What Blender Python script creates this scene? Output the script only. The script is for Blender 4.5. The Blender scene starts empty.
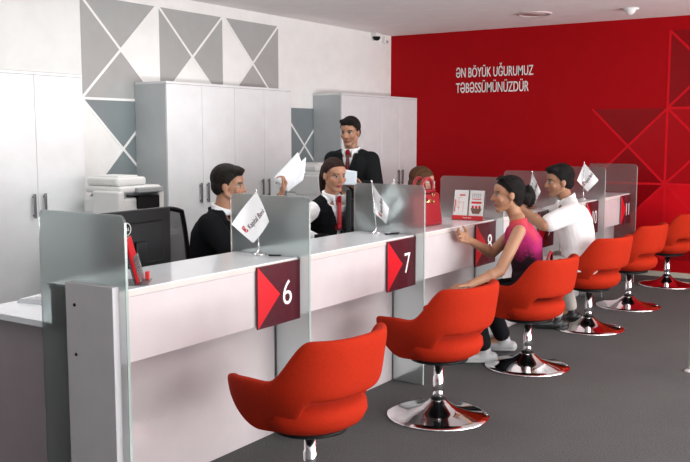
import bpy, bmesh, math, random
import numpy as np
from mathutils import Vector, Matrix, Euler

random.seed(7)
C = bpy.context.scene.collection
PI = math.pi
def R(d): return math.radians(d)
def lerp(a, b, t): return a + (b - a) * t
def sst(a, b, x):
    t = max(0.0, min(1.0, (x - a) / (b - a))); return t * t * (3 - 2 * t)

# ------------------------------------------------------------------ materials
def new_mat(name):
    m = bpy.data.materials.new(name); m.use_nodes = True
    return m, m.node_tree, m.node_tree.nodes['Principled BSDF']
def mat(name, col, rough=.5, metal=0, spec=.5, coat=0, bump=None, var=None, trans=0, emit=0):
    """procedural principled material; bump=(scale,strength), var=(scale,amount)"""
    m, nt, p = new_mat(name)
    p.inputs['Base Color'].default_value = (*col, 1)
    p.inputs['Roughness'].default_value = rough
    p.inputs['Metallic'].default_value = metal
    p.inputs['Specular IOR Level'].default_value = spec
    p.inputs['Coat Weight'].default_value = coat
    p.inputs['Coat Roughness'].default_value = .08
    p.inputs['Transmission Weight'].default_value = trans
    if emit:
        p.inputs['Emission Color'].default_value = (*col, 1); p.inputs['Emission Strength'].default_value = emit
    tc = nt.nodes.new('ShaderNodeTexCoord')
    n = nt.nodes.new('ShaderNodeTexNoise'); n.inputs['Scale'].default_value = (var or (8, 0))[0]
    n.inputs['Detail'].default_value = 4
    nt.links.new(tc.outputs['Object'], n.inputs['Vector'])
    a = (var or (8, .03))[1]
    ramp = nt.nodes.new('ShaderNodeValToRGB')
    ramp.color_ramp.elements[0].position = .3; ramp.color_ramp.elements[1].position = .7
    ramp.color_ramp.elements[0].color = (*[max(0, c * (1 - a)) for c in col], 1)
    ramp.color_ramp.elements[1].color = (*[min(1, c * (1 + a)) for c in col], 1)
    nt.links.new(n.outputs['Fac'], ramp.inputs['Fac']); nt.links.new(ramp.outputs['Color'], p.inputs['Base Color'])
    if bump:
        b = nt.nodes.new('ShaderNodeTexNoise'); b.inputs['Scale'].default_value = bump[0]; b.inputs['Detail'].default_value = 3
        nt.links.new(tc.outputs['Object'], b.inputs['Vector'])
        bp = nt.nodes.new('ShaderNodeBump'); bp.inputs['Strength'].default_value = bump[1]; bp.inputs['Distance'].default_value = .004
        nt.links.new(b.outputs['Fac'], bp.inputs['Height']); nt.links.new(bp.outputs['Normal'], p.inputs['Normal'])
    return m
def painted(name, rough=.6, bump=None, sss=0, spec=.4):
    m, nt, p = new_mat(name)
    a = nt.nodes.new('ShaderNodeAttribute'); a.attribute_name = 'Col'
    nt.links.new(a.outputs['Color'], p.inputs['Base Color'])
    p.inputs['Roughness'].default_value = rough; p.inputs['Specular IOR Level'].default_value = spec
    if bump:
        tc = nt.nodes.new('ShaderNodeTexCoord')
        b = nt.nodes.new('ShaderNodeTexNoise'); b.inputs['Scale'].default_value = bump[0]
        nt.links.new(tc.outputs['Object'], b.inputs['Vector'])
        bp = nt.nodes.new('ShaderNodeBump'); bp.inputs['Strength'].default_value = bump[1]; bp.inputs['Distance'].default_value = .01
        nt.links.new(b.outputs['Fac'], bp.inputs['Height']); nt.links.new(bp.outputs['Normal'], p.inputs['Normal'])
    return m
def frosted(name, tint, w_ref=.5, w_clear=.2, rough=.28, ior=1.05):
    """frosted glass: blurred refraction + some clear view + milky scatter + a sheen"""
    m = bpy.data.materials.new(name); m.use_nodes = True; nt = m.node_tree; nt.nodes.clear()
    N = nt.nodes.new; L = nt.links.new
    out = N('ShaderNodeOutputMaterial')
    rf = N('ShaderNodeBsdfRefraction'); rf.inputs['IOR'].default_value = ior; rf.inputs['Roughness'].default_value = rough; rf.inputs['Color'].default_value = (*tint, 1)
    tr = N('ShaderNodeBsdfTransparent'); tr.inputs['Color'].default_value = (*tint, 1)
    df = N('ShaderNodeBsdfDiffuse'); df.inputs['Color'].default_value = (.55, .60, .60, 1)
    tl = N('ShaderNodeBsdfTranslucent'); tl.inputs['Color'].default_value = (.72, .78, .78, 1)
    gl = N('ShaderNodeBsdfGlossy'); gl.inputs['Roughness'].default_value = .25
    noise = N('ShaderNodeTexNoise'); noise.inputs['Scale'].default_value = 400
    tc = N('ShaderNodeTexCoord'); L(tc.outputs['Object'], noise.inputs['Vector'])
    bp = N('ShaderNodeBump'); bp.inputs['Strength'].default_value = .05; L(noise.outputs['Fac'], bp.inputs['Height'])
    L(bp.outputs['Normal'], gl.inputs['Normal'])
    m1 = N('ShaderNodeMixShader'); m1.inputs[0].default_value = .5; L(df.outputs[0], m1.inputs[1]); L(tl.outputs[0], m1.inputs[2])
    m2 = N('ShaderNodeMixShader'); m2.inputs[0].default_value = w_clear / (w_clear + w_ref); L(rf.outputs[0], m2.inputs[1]); L(tr.outputs[0], m2.inputs[2])
    m3 = N('ShaderNodeMixShader'); m3.inputs[0].default_value = w_clear + w_ref; L(m1.outputs[0], m3.inputs[1]); L(m2.outputs[0], m3.inputs[2])
    fr = N('ShaderNodeFresnel'); fr.inputs['IOR'].default_value = 1.3
    m4 = N('ShaderNodeMixShader'); L(fr.outputs[0], m4.inputs[0]); L(m3.outputs[0], m4.inputs[1]); L(gl.outputs[0], m4.inputs[2])
    L(m4.outputs[0], out.inputs['Surface'])
    return m

def carpet():
    m, nt, p = new_mat('grey_carpet')
    N = nt.nodes.new; L = nt.links.new
    tc = N('ShaderNodeTexCoord')
    n1 = N('ShaderNodeTexNoise'); n1.inputs['Scale'].default_value = 130; n1.inputs['Detail'].default_value = 5; n1.inputs['Roughness'].default_value = .75
    n2 = N('ShaderNodeTexNoise'); n2.inputs['Scale'].default_value = 2.2
    L(tc.outputs['Object'], n1.inputs['Vector']); L(tc.outputs['Object'], n2.inputs['Vector'])
    r = N('ShaderNodeValToRGB'); r.color_ramp.elements[0].position = .3; r.color_ramp.elements[1].position = .72
    r.color_ramp.elements[0].color = (.06, .061, .063, 1); r.color_ramp.elements[1].color = (.20, .198, .198, 1)
    L(n1.outputs['Fac'], r.inputs['Fac'])
    mx = N('ShaderNodeMix'); mx.data_type = 'RGBA'; mx.blend_type = 'MULTIPLY'; mx.inputs['Factor'].default_value = .35
    L(r.outputs['Color'], mx.inputs['A'])
    L(n2.outputs['Color'], mx.inputs['B'])
    bw = N('ShaderNodeRGBToBW'); L(n2.outputs['Color'], bw.inputs[0]); L(bw.outputs[0], mx.inputs['B'])
    L(mx.outputs['Result'], p.inputs['Base Color'])
    p.inputs['Roughness'].default_value = .95; p.inputs['Specular IOR Level'].default_value = .15
    bp = N('ShaderNodeBump'); bp.inputs['Strength'].default_value = .6; bp.inputs['Distance'].default_value = .006
    L(n1.outputs['Fac'], bp.inputs['Height']); L(bp.outputs['Normal'], p.inputs['Normal'])
    return m

M = {}
M['wall'] = mat('white_wall_paint', (.80, .80, .785), .7, bump=(60, .05))
M['wallgrey'] = mat('grey_wall_film', (.37, .38, .375), .22, spec=.6)
M['wallgrey_dark'] = mat('grey_green_wall_film', (.19, .225, .235), .3, spec=.55)
M['wallwhite'] = mat('white_wall_film', (.80, .80, .79), .4)
M['bulk'] = mat('bulkhead_paint', (.60, .61, .60), .6)
M['wall_rear'] = mat('darkened_rear_wall', (.22, .22, .23), .7)  # unseen wall, darkened to cut its bounce onto the near side faces
M['ceil'] = mat('ceiling_paint', (.88, .85, .845), .8)
M['red'] = mat('red_wall_paint', (.385, .0011, .0045), .6, spec=.12)
M['red_d'] = mat('dark_red_film', (.24, .001, .004), .3, spec=.18)
M['red_m'] = mat('mid_red_film', (.36, .0012, .005), .3, spec=.18)
M['red_l'] = mat('light_red_film', (.60, .003, .010), .5, spec=.12)
M['red_line'] = mat('red_line_film', (.62, .006, .014), .6, spec=.12)
M['skirt'] = mat('beige_baseboard', (.50, .46, .38), .5)
M['carpet'] = carpet()
M['gloss'] = mat('white_glossy_laminate', (.62, .565, .578), .16, spec=.5, coat=.3)
M['top'] = mat('white_counter_top', (.82, .86, .90), .16, spec=.4, coat=.1)
M['edge'] = mat('pale_edge_band', (.62, .55, .52), .4)
M['endpanel'] = mat('shaded_mauve_end_panel', (.36, .31, .335), .35)  # darkened for the shade on the end turned away from the windows
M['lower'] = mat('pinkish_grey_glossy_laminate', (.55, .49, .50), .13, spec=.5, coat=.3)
M['cab'] = mat('white_cabinet_laminate', (.72, .74, .755), .25, spec=.5, coat=.15)
M['cabside'] = mat('shaded_cabinet_side', (.47, .50, .515), .3)  # greyed: shade of the cabinet sides is put into the colour
M['steel'] = mat('brushed_steel', (.20, .205, .21), .3, 1)
M['chrome'] = mat('chrome', (.86, .86, .87), .06, 1)
M['glass'] = frosted('frosted_glass', (.86, .92, .915), .72, .09, .34, 1.22)
M['glass_end'] = frosted('tinted_glass', (.80, .76, .76), .12, .68, .1)
M['glassedge'] = mat('glass_edge', (.55, .66, .63), .2, trans=.3)
M['mount'] = mat('satin_white_mounting_panel', (.56, .55, .57), .35)
M['maroon'] = mat('maroon_plate', (.065, .008, .016), .25, coat=.3)
M['arrow'] = mat('red_plate_arrow', (.62, .006, .016), .3)
M['white'] = mat('white_plastic', (.80, .80, .79), .4)
M['digit'] = mat('white_digit', (.88, .86, .85), .5)
M['orange'] = mat('orange_red_wool_fabric', (.42, .020, .004), .85, spec=.15, bump=(320, .35), var=(90, .08))
M['black'] = mat('black_plastic', (.008, .009, .010), .45, spec=.2)
M['blackg'] = mat('black_screen', (.008, .009, .011), .12)
M['mesh'] = mat('black_chair_mesh', (.022, .024, .028), .7)
M['printer'] = mat('pale_grey_printer_plastic', (.66, .67, .66), .45)
M['printer_d'] = mat('mid_grey_printer_plastic', (.30, .315, .32), .45)
M['paper'] = mat('white_paper', (.83, .86, .90), .7)
M['paper2'] = mat('blue_white_paper', (.62, .70, .76), .7)
M['flag'] = mat('white_flag_cloth', (.83, .84, .85), .7)
M['logo'] = mat('red_logo_print', (.45, .008, .02), .5)
M['redleather'] = mat('red_leather', (.31, .012, .02), .35, bump=(220, .15))
M['brass'] = mat('brass', (.72, .55, .25), .25, 1)
M['acryl'] = frosted('clear_acrylic', (.96, .96, .96), .05, .82, .05)
M['print_red'] = mat('leaflet_red_print', (.62, .02, .025), .4)
M['print_pink'] = mat('leaflet_pink_print', (.78, .40, .38), .5)
M['print_brown'] = mat('leaflet_brown_print', (.20, .10, .07), .5)
M['print_grey'] = mat('leaflet_grey_print', (.42, .42, .43), .5)
M['skin'] = painted('skin', .5)
M['cloth'] = painted('cloth', .85, (35, .25), spec=.08)
M['hairm'] = painted('hair', .6, (160, .8), spec=.12)
M['shoe'] = painted('shoe_leather', .4)
M['ceil_red'] = mat('ceiling_disc_paint', (.62, .50, .49), .6)

# ------------------------------------------------------------------ mesh helpers
def merge(bm, b2, mi=0):
    vm = {}
    for v in b2.verts: vm[v] = bm.verts.new(v.co)
    for f in b2.faces:
        try:
            nf = bm.faces.new([vm[v] for v in f.verts]); nf.material_index = mi; nf.smooth = f.smooth
        except ValueError: pass
    b2.free()
def box(bm, x0, x1, y0, y1, z0, z1, bev=0, seg=2, mi=0, mtx=None, smooth=False):
    b = bmesh.new(); bmesh.ops.create_cube(b, size=1)
    for v in b.verts:
        v.co = Vector((lerp(x0, x1, v.co.x + .5), lerp(y0, y1, v.co.y + .5), lerp(z0, z1, v.co.z + .5)))
    if bev: bmesh.ops.bevel(b, geom=b.edges[:], offset=bev, segments=seg, profile=.5, affect='EDGES')
    if mtx: b.transform(mtx)
    if smooth:
        for f in b.faces: f.smooth = True
    merge(bm, b, mi); return bm
def B(*a, **k): return box(bmesh.new(), *a, **k)
def lathe(bm, prof, n=40, c=(0, 0, 0), mi=0, mtx=None):
    rings = []
    for r, z in prof:
        if r < 1e-6: rings.append([bm.verts.new((c[0], c[1], c[2] + z))])
        else: rings.append([bm.verts.new((c[0] + r * math.cos(2 * PI * i / n), c[1] + r * math.sin(2 * PI * i / n), c[2] + z)) for i in range(n)])
    if mtx:
        for rg in rings:
            for v in rg: v.co = mtx @ v.co
    for a, b in zip(rings[:-1], rings[1:]):
        for i in range(n):
            j = (i + 1) % n
            if len(a) == 1 and len(b) == 1: continue
            if len(a) == 1: f = bm.faces.new((a[0], b[j], b[i]))
            elif len(b) == 1: f = bm.faces.new((a[i], a[j], b[0]))
            else: f = bm.faces.new((a[i], a[j], b[j], b[i]))
            f.smooth = True; f.material_index = mi
    return bm
def frame_of(d):
    d = Vector(d).normalized(); up = Vector((0, 0, 1)) if abs(d.z) < .95 else Vector((0, 1, 0))
    x = up.cross(d).normalized(); y = d.cross(x); return x, y, d
def tube(bm, pts, rad, n=12, caps=True, mi=0, flat=1.0):
    pts = [Vector(p) for p in pts]
    rad = rad if isinstance(rad, (list, tuple)) else [rad] * len(pts)
    rings = []; px = None
    for i, p in enumerate(pts):
        d = (pts[min(i + 1, len(pts) - 1)] - pts[max(i - 1, 0)])
        x, y, d = frame_of(d)
        if px is not None:
            x = (px - d * px.dot(d)).normalized(); y = d.cross(x)
        px = x
        rings.append([bm.verts.new(p + (x * math.cos(2 * PI * k / n) + y * math.sin(2 * PI * k / n) * flat) * rad[i]) for k in range(n)])
    for a, b in zip(rings[:-1], rings[1:]):
        for k in range(n):
            j = (k + 1) % n; f = bm.faces.new((a[k], a[j], b[j], b[k])); f.smooth = True; f.material_index = mi
    if caps:
        f = bm.faces.new(rings[0][::-1]); f.material_index = mi
        f = bm.faces.new(rings[-1]); f.material_index = mi
    return bm
def poly(bm, pts, mi=0):
    f = bm.faces.new([bm.verts.new(p) for p in pts]); f.material_index = mi; return f
def prism(bm, pts, off, mi=0):
    """closed prism: polygon pts swept by off"""
    a = [bm.verts.new(Vector(p)) for p in pts]; b = [bm.verts.new(Vector(p) + Vector(off)) for p in pts]
    fs = [bm.faces.new(a[::-1]), bm.faces.new(b)]
    n = len(a)
    for i in range(n):
        j = (i + 1) % n; fs.append(bm.faces.new((a[i], a[j], b[j], b[i])))
    for f in fs: f.material_index = mi
    bmesh.ops.recalc_face_normals(bm, faces=fs)
    return bm
def obj(name, bm, mats, parent=None, label=None, recalc=False):
    if isinstance(bm, bpy.types.Mesh): me = bm
    else:
        if recalc: bmesh.ops.recalc_face_normals(bm, faces=bm.faces[:])
        me = bpy.data.meshes.new(name); bm.to_mesh(me); bm.free()
    for m in (mats if isinstance(mats, (list, tuple)) else [mats]): me.materials.append(m)
    o = bpy.data.objects.new(name, me); C.objects.link(o)
    if parent: o.parent = parent
    if label: o['label'] = label
    return o
def tag(o, label, cat, group=None):
    o['label'] = label; o['category'] = cat
    if group: o['group'] = group
    return o
def thing(name, label, cat, loc=(0, 0, 0), rotz=0, group=None):
    o = bpy.data.objects.new(name, None); o.empty_display_size = .1; C.objects.link(o)
    o.location = loc; o.rotation_euler = (0, 0, rotz)
    return tag(o, label, cat, group)
def struct(name, bm, mats, recalc=False):
    o = obj(name, bm, mats, recalc=recalc); o['kind'] = 'structure'; return o
def copy_tree(o, parent=None):
    c = o.copy(); C.objects.link(c); c.parent = parent
    for ch in list(o.children): copy_tree(ch, c)
    return c
def text_mesh(txt, size, width=None, depth=.003, align='CENTER', height=None, bold=0.0):
    """text as a mesh in the XY plane (faces +Z); squeezed to the wanted width / height"""
    cu = bpy.data.curves.new('txt', 'FONT'); cu.body = txt; cu.size = size; cu.extrude = depth / 2; cu.align_x = 'LEFT'
    cu.resolution_u = 4; cu.offset = bold * size
    t = bpy.data.objects.new('txt', cu); C.objects.link(t)
    dg = bpy.context.evaluated_depsgraph_get()
    me = bpy.data.meshes.new_from_object(t.evaluated_get(dg))
    bpy.data.objects.remove(t); bpy.data.curves.remove(cu)
    xs = [v.co.x for v in me.vertices]; ys = [v.co.y for v in me.vertices]
    sx = width / (max(xs) - min(xs)) if width else 1; sy = height / (max(ys) - min(ys)) if height else 1
    cx = (max(xs) + min(xs)) / 2 if align == 'CENTER' else min(xs); cy = (max(ys) + min(ys)) / 2
    for v in me.vertices: v.co = Vector(((v.co.x - cx) * sx, (v.co.y - cy) * sy, v.co.z))
    me.materials.clear()
    return me
def basis(o, x, y):  # matrix whose local X,Y map to x,y
    x = Vector(x).normalized(); y = Vector(y).normalized(); z = x.cross(y)
    m = Matrix.Identity(4)
    for i in range(3): m[i][0], m[i][1], m[i][2], m[i][3] = x[i], y[i], z[i], o[i]
    return m
def xform(me, m): me.transform(m); return me

# ------------------------------------------------------------------ camera
cam = bpy.data.cameras.new('camera'); co = bpy.data.objects.new('camera', cam); C.objects.link(co)
cam.sensor_fit = 'HORIZONTAL'; cam.sensor_width = 36; cam.lens = 36 * 881.54 / 690
pit, yaw = .1096, .5881
fw = Vector((math.cos(yaw) * math.cos(pit), math.sin(yaw) * math.cos(pit), -math.sin(pit)))
co.location = (0, 0, 1.5); co.rotation_euler = fw.to_track_quat('-Z', 'Y').to_euler()
cam.clip_start = .05
bpy.context.scene.camera = co

# ------------------------------------------------------------------ the room
YW, XR, ZC = 5.677, 9.54, 2.70
XB, YF = -2.6, -3.6           # wall behind the camera, shop front
X0, LM = 2.249, 1.145
YC, ZT, ZA, YR = 2.544, .905, .617, 2.69
DIV = [2.249, 3.410, 4.563, 5.713, 6.850, 7.985, 9.015]

bm = bmesh.new(); box(bm, XB - .1, XR + .1, YF - .1, YW + .1, -.1, 0); struct('floor', bm, M['carpet'])
bm = bmesh.new(); box(bm, XB - .1, XR + .1, YF - .1, YW + .1, ZC, ZC + .1); struct('ceiling', bm, M['ceil'])

# left wall with its grey geometric film
bm = bmesh.new(); box(bm, XB - .1, XR + .1, YW, YW + .1, 0, ZC, mi=0)
def wall_tri(pts, mi, e=.0015): prism(bm, [(x, YW - e, z) for x, z in pts], (0, e, 0), mi)
WL = []
def wl(a, b, w=.022, mi=3, e=.0025):
    WL.append(1); e += .00008 * len(WL)
    a = Vector(a); b = Vector(b); d = (b - a).normalized(); n = Vector((-d.y, d.x)) * w / 2
    prism(bm, [(p.x, YW - e, p.y) for p in (a + n, b + n, b - n, a - n)], (0, e, 0), mi)
zt, S, ST, g0 = 2.595, .80, .82, 4.745
cells = {(0, 0): 'TLB', (1, 0): 'TLR', (2, 0): 'TRB', (0, 1): 'TRB', (1, 1): 'TLB', (2, 1): 'TR', (3, 1): 'TLRB', (0, 2): 'TR', (3, 2): 'LRB', (1, 2): 'TB', (2, 2): 'LT'}
for (i, j), fill in cells.items():
    x0 = g0 + i * (ST + .035); x1 = x0 + ST; z1 = zt - j * (S + .02); z0 = z1 - S
    c = ((x0 + x1) / 2, (z0 + z1) / 2); mi = 1 if j == 0 else 2
    tri = {'T': [(x0, z1), c, (x1, z1)], 'B': [(x0, z0), (x1, z0), c], 'L': [(x0, z0), c, (x0, z1)], 'R': [(x1, z0), (x1, z1), c]}
    for k in fill: wall_tri(tri[k], mi)
    wl((x0, z0), (x1, z1)); wl((x0, z1), (x1, z0))
struct('wall_left', bm, [M['wall'], M['wallgrey'], M['wallgrey_dark'], M['wallwhite']])

# red end wall with tone-on-tone triangles
bm = bmesh.new(); box(bm, XR, XR + .1, YF - .1, YW + .1, 0, ZC, mi=0)
def rtri(pts, mi, e=.0015): prism(bm, [(XR - e, y, z) for y, z in pts], (e, 0, 0), mi)
RL = set()
def rl(a, b, w=.024, mi=4, e=.0028):
    key = tuple(sorted((tuple(round(c, 2) for c in a), tuple(round(c, 2) for c in b))))
    if key in RL: return
    RL.add(key); e += .00005 * len(RL)
    a = Vector(a); b = Vector(b); d = (b - a).normalized(); n = Vector((-d.y, d.x)) * w / 2
    prism(bm, [(XR - e, p.x, p.y) for p in (a + n, b + n, b - n, a - n)], (e, 0, 0), mi)
Y0, S2, Z0 = 2.338, .79, 1.767
def rcell(i, j, **fill):
    y1 = Y0 - i * S2; y0 = y1 - S2; z1 = Z0 + S2 - j * S2; z0 = z1 - S2; c = ((y0 + y1) / 2, (z0 + z1) / 2)
    tri = {'T': [(y1, z1), c, (y0, z1)], 'B': [(y0, z0), c, (y1, z0)], 'L': [(y1, z0), c, (y1, z1)], 'R': [(y0, z0), (y0, z1), c]}
    for k, mi in fill.items(): rtri(tri[k], mi)
    return (y1, z1), (y0, z0), (y0, z1), (y1, z0)
for i, j, fill in [(0, 0, dict(T=1, L=1, B=1, R=2)), (1, 0, dict(T=1, L=2, B=1)), (-1, 1, dict(T=1, R=2, B=1)), (0, 1, dict(T=2, L=2, R=1, B=2)), (1, 1, dict(L=2, T=1, B=1)),
                   (-1, 2, dict(T=1, R=3, L=2, B=2)), (0, 2, dict(L=3, T=3, B=1, R=2)), (1, 2, dict(T=2, L=1)), (-2, 2, dict(R=1, T=2)), (2, 1, dict(L=1, B=2)), (2, 0, dict(B=1, L=2))]:
    a, b, c_, d = rcell(i, j, **fill)
    rl(a, b); rl(c_, d)
    if (i, j) != (-1, 1): rl(a, d)
    if (i, j) not in ((0, 0), (-1, 1), (1, 0), (2, 0)): rl(a, c_)
    rl(b, c_)
struct('wall_right', bm, [M['red'], M['red_d'], M['red_m'], M['red_l'], M['red_line']])
struct('baseboard_right', B(XR - .018, XR, YF, YW, 0, .055, .004), M['skirt'])
struct('wall_back', B(XB - .1, XB, YF - .1, YW + .1, 0, ZC), M['wall_rear'])  # unseen wall added to keep light off the faces turned this way
# shop front: open glazing bays between mullions
bm = bmesh.new(); box(bm, XB, XR, YF - .1, YF, 2.5, ZC); box(bm, XB, XR, YF - .1, YF, 0, .12)
for k in range(6):
    x = XB + .2 + k * 2.3; box(bm, x - .05, x + .05, YF - .1, YF, .12, 2.5)
struct('wall_front', bm, M['wall'])
# bulkhead above the first cabinet, flush with its doors
struct('trim_1', B(2.6, 4.432, 5.305, YW, 1.937, ZC), M['bulk'])

# wall lettering
t = thing('wall_lettering', 'two lines of white Azerbaijani lettering on the red wall', 'lettering', (XR, 4.3, 2.15))
for txt, z, y0, y1 in (('ƏN BÖYÜK UĞURUMUZ', 2.237, 4.775, 3.815), ('TƏBƏSSÜMÜNÜZDÜR', 2.053, 4.775, 3.865)):
    me = text_mesh(txt, .2, width=y0 - y1, depth=.006, height=.152 if 'Ğ' in txt else .142, bold=.002)
    xform(me, basis((-.004, (y0 + y1) / 2 - 4.3, z - 2.15), (0, -1, 0), (0, 0, 1)))
    obj('lettering_line', me, M['digit'], t)

# ceiling and wall fittings
t = thing('ceiling_speaker', 'flat round pinkish disc set in the ceiling', 'ceiling fitting', (8.55, 3.42, ZC))
obj('rim', lathe(bmesh.new(), [(.17, 0), (.17, -.012), (.145, -.016), (.145, 0)], 40), M['ceil_red'], t)
obj('grille', lathe(bmesh.new(), [(0, -.006), (.145, -.008), (.145, 0)], 40), M['ceil_red'], t)
t = thing('smoke_detector', 'small white cone shaped smoke detector on the ceiling', 'smoke detector', (8.72, 2.52, ZC))
obj('base', lathe(bmesh.new(), [(.0, 0), (.08, 0), (.078, -.015), (0, -.015)], 32), M['white'], t)
obj('sensor', lathe(bmesh.new(), [(.055, -.015), (.045, -.04), (.02, -.062), (0, -.064)], 32), M['white'], t)
t = thing('security_camera', 'small dark dome security camera high on the white wall', 'security camera', (9.13, YW, 2.665))
obj('mount', B(-.06, .05, -.07, 0, -.01, .035, .008), M['white'], t)
obj('dome', lathe(bmesh.new(), [(.045, 0), (.04, -.025), (.024, -.042), (0, -.047)], 24, (0, -.045, -.01)), M['black'], t)
t = thing('wall_sensor', 'small white sensor box in the corner beside the dome camera', 'sensor', (9.36, YW, 2.63))
obj('housing', B(-.04, .04, -.05, 0, -.04, .05, .01), M['white'], t)
obj('lens', B(-.02, .02, -.056, -.05, -.03, 0, .003), M['printer_d'], t)

# ------------------------------------------------------------------ cabinets
YD, HC = 5.30, 1.935
def cabinet(x0, x1, label, handle=True, group='white double door cabinets along the wall'):
    t = thing('storage_cabinet', label, 'cabinet', ((x0 + x1) / 2, YW - .19, 0), 0, group)
    w = (x1 - x0) / 2; d0 = YD - (YW - .19); d1 = .185
    bm = bmesh.new()
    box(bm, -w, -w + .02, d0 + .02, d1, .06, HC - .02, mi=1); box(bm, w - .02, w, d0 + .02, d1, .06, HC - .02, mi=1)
    box(bm, -w + .02, w - .02, d1 - .012, d1, .06, HC - .02, mi=0); box(bm, -w + .02, w - .02, d0 + .03, d1 - .012, .06, .08)
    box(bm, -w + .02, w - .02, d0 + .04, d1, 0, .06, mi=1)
    obj('carcass', bm, [M['cab'], M['cabside']], t)
    obj('top_board', B(-w, w, d0, d1, HC - .02, HC, .002), M['cab'], t)
    for s in (-1, 1):
        a, b = (-w + .0015, -.0015) if s < 0 else (.0015, w - .0015)
        d = obj('door', B(a, b, d0, d0 + .019, .06, HC - .022, .0015, 1), M['cab'], t)
        hx = s * .045
        bm = bmesh.new(); box(bm, hx - .009, hx + .009, d0 - .028, d0 - .016, .905, 1.078, .003)
        for hz in (.925, 1.055): box(bm, hx - .005, hx + .005, d0 - .018, d0, hz - .005, hz + .005)
        obj('handle', bm, M['steel'], d, 'vertical steel bar handle')
    return t
cabinet(3.582, 4.432, 'white double door cabinet at the left edge under the bulkhead')
cabinet(5.295, 6.145, 'white double door cabinet with shaded side behind the seated man in black suit')
cabinet(6.145, 6.995, 'white double door cabinet behind the raised sheets of paper')
cabinet(7.885, 8.71, 'white double door cabinet with shaded side behind the standing man')
cabinet(8.71, 9.535, 'white double door cabinet in the corner against the red wall')

# ------------------------------------------------------------------ printers on stands
def stand(x0, x1, y0, y1, h, label):
    t = thing('printer_stand', label, 'cabinet', ((x0 + x1) / 2, (y0 + y1) / 2, 0))
    w, d = (x1 - x0) / 2, (y1 - y0) / 2
    obj('carcass', B(-w, w, -d + .02, d, .04, h, .003), M['cab'], t)
    obj('plinth', B(-w + .03, w - .03, -d + .05, d - .02, 0, .04), M['black'], t)
    for s in (-1, 1):
        dd = obj('door', B(min(s * w, s * .002), max(s * w, s * .002), -d, -d + .019, .05, h - .03, .002), M['cab'], t)
        obj('handle', B(s * .05 - .006, s * .05 + .006, -d - .022, -d, h - .2, h - .08, .003), M['steel'], dd)
stand(4.05, 4.85, 4.75, 5.28, .78, 'low white cabinet under the printer at the left')
stand(6.78, 7.58, 4.85, 5.28, .78, 'low white cabinet under the copier behind the clerk with a ponytail')
def printer(x, y, z, w, d, h, label, rot=0):
    t = thing('printer', label, 'printer', (x, y, z), rot)
    w /= 2; d /= 2
    bm = bmesh.new()
    box(bm, -w, w, -d, d, .0, h * .34, .02, 3); box(bm, -w, w * .9, -d * .85, d, h * .34, h * .62, .02, 3)
    obj('body', bm, M['printer'], t)
    bm = bmesh.new(); box(bm, -w * .95, w * .97, -d * .95, d * .95, h * .70, h * .82, .018, 3)
    box(bm, -w * .8, -w * .3, -d * .5, d * .7, h * .6, h * .72)
    obj('scanner_bed', bm, M['printer'], t)
    bm = bmesh.new(); box(bm, -w * .92, w * .45, -d * .75, d * .9, h * .82, h * .97, .02, 3); box(bm, -w * .75, w * .2, -d * .6, d * .7, h * .95, h, .01, 2)
    obj('feeder_lid', bm, M['printer'], t)
    obj('input_tray', B(w * .35, w * .75, -d * .5, d * .6, h * .89, h * .93, .004, mtx=Matrix.Translation((0, 0, 0)) @ Matrix.Rotation(R(-6), 4, 'Y')), M['printer_d'], t)
    obj('control_panel', B(-w * .3, w * .92, -d * 1.12, -d * .9, h * .70, h * .79, .008), M['printer_d'], t)
    obj('output_slot', B(-w * .15, w * .82, -d * 1.01, -d * .6, h * .42, h * .64, .008), M['black'], t)
    obj('paper_drawer', B(-w * .9, w * .92, -d * 1.03, -d * .95, h * .06, h * .3, .008), M['printer'], t)
    for s in (-1, 1): obj('side_post', B(s * w * .93 - .03, s * w * .93 + .03, -d * .98, d * .4, h * .3, h * .74, .012), M['printer'], t)
    return t
printer(4.53, 5.0, .78, .42, .40, .42, 'pale grey multifunction printer in front of the grey triangle wall')
printer(7.2, 5.08, .78, .66, .40, .44, 'pale grey copier between the two rows of cabinets')

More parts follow.
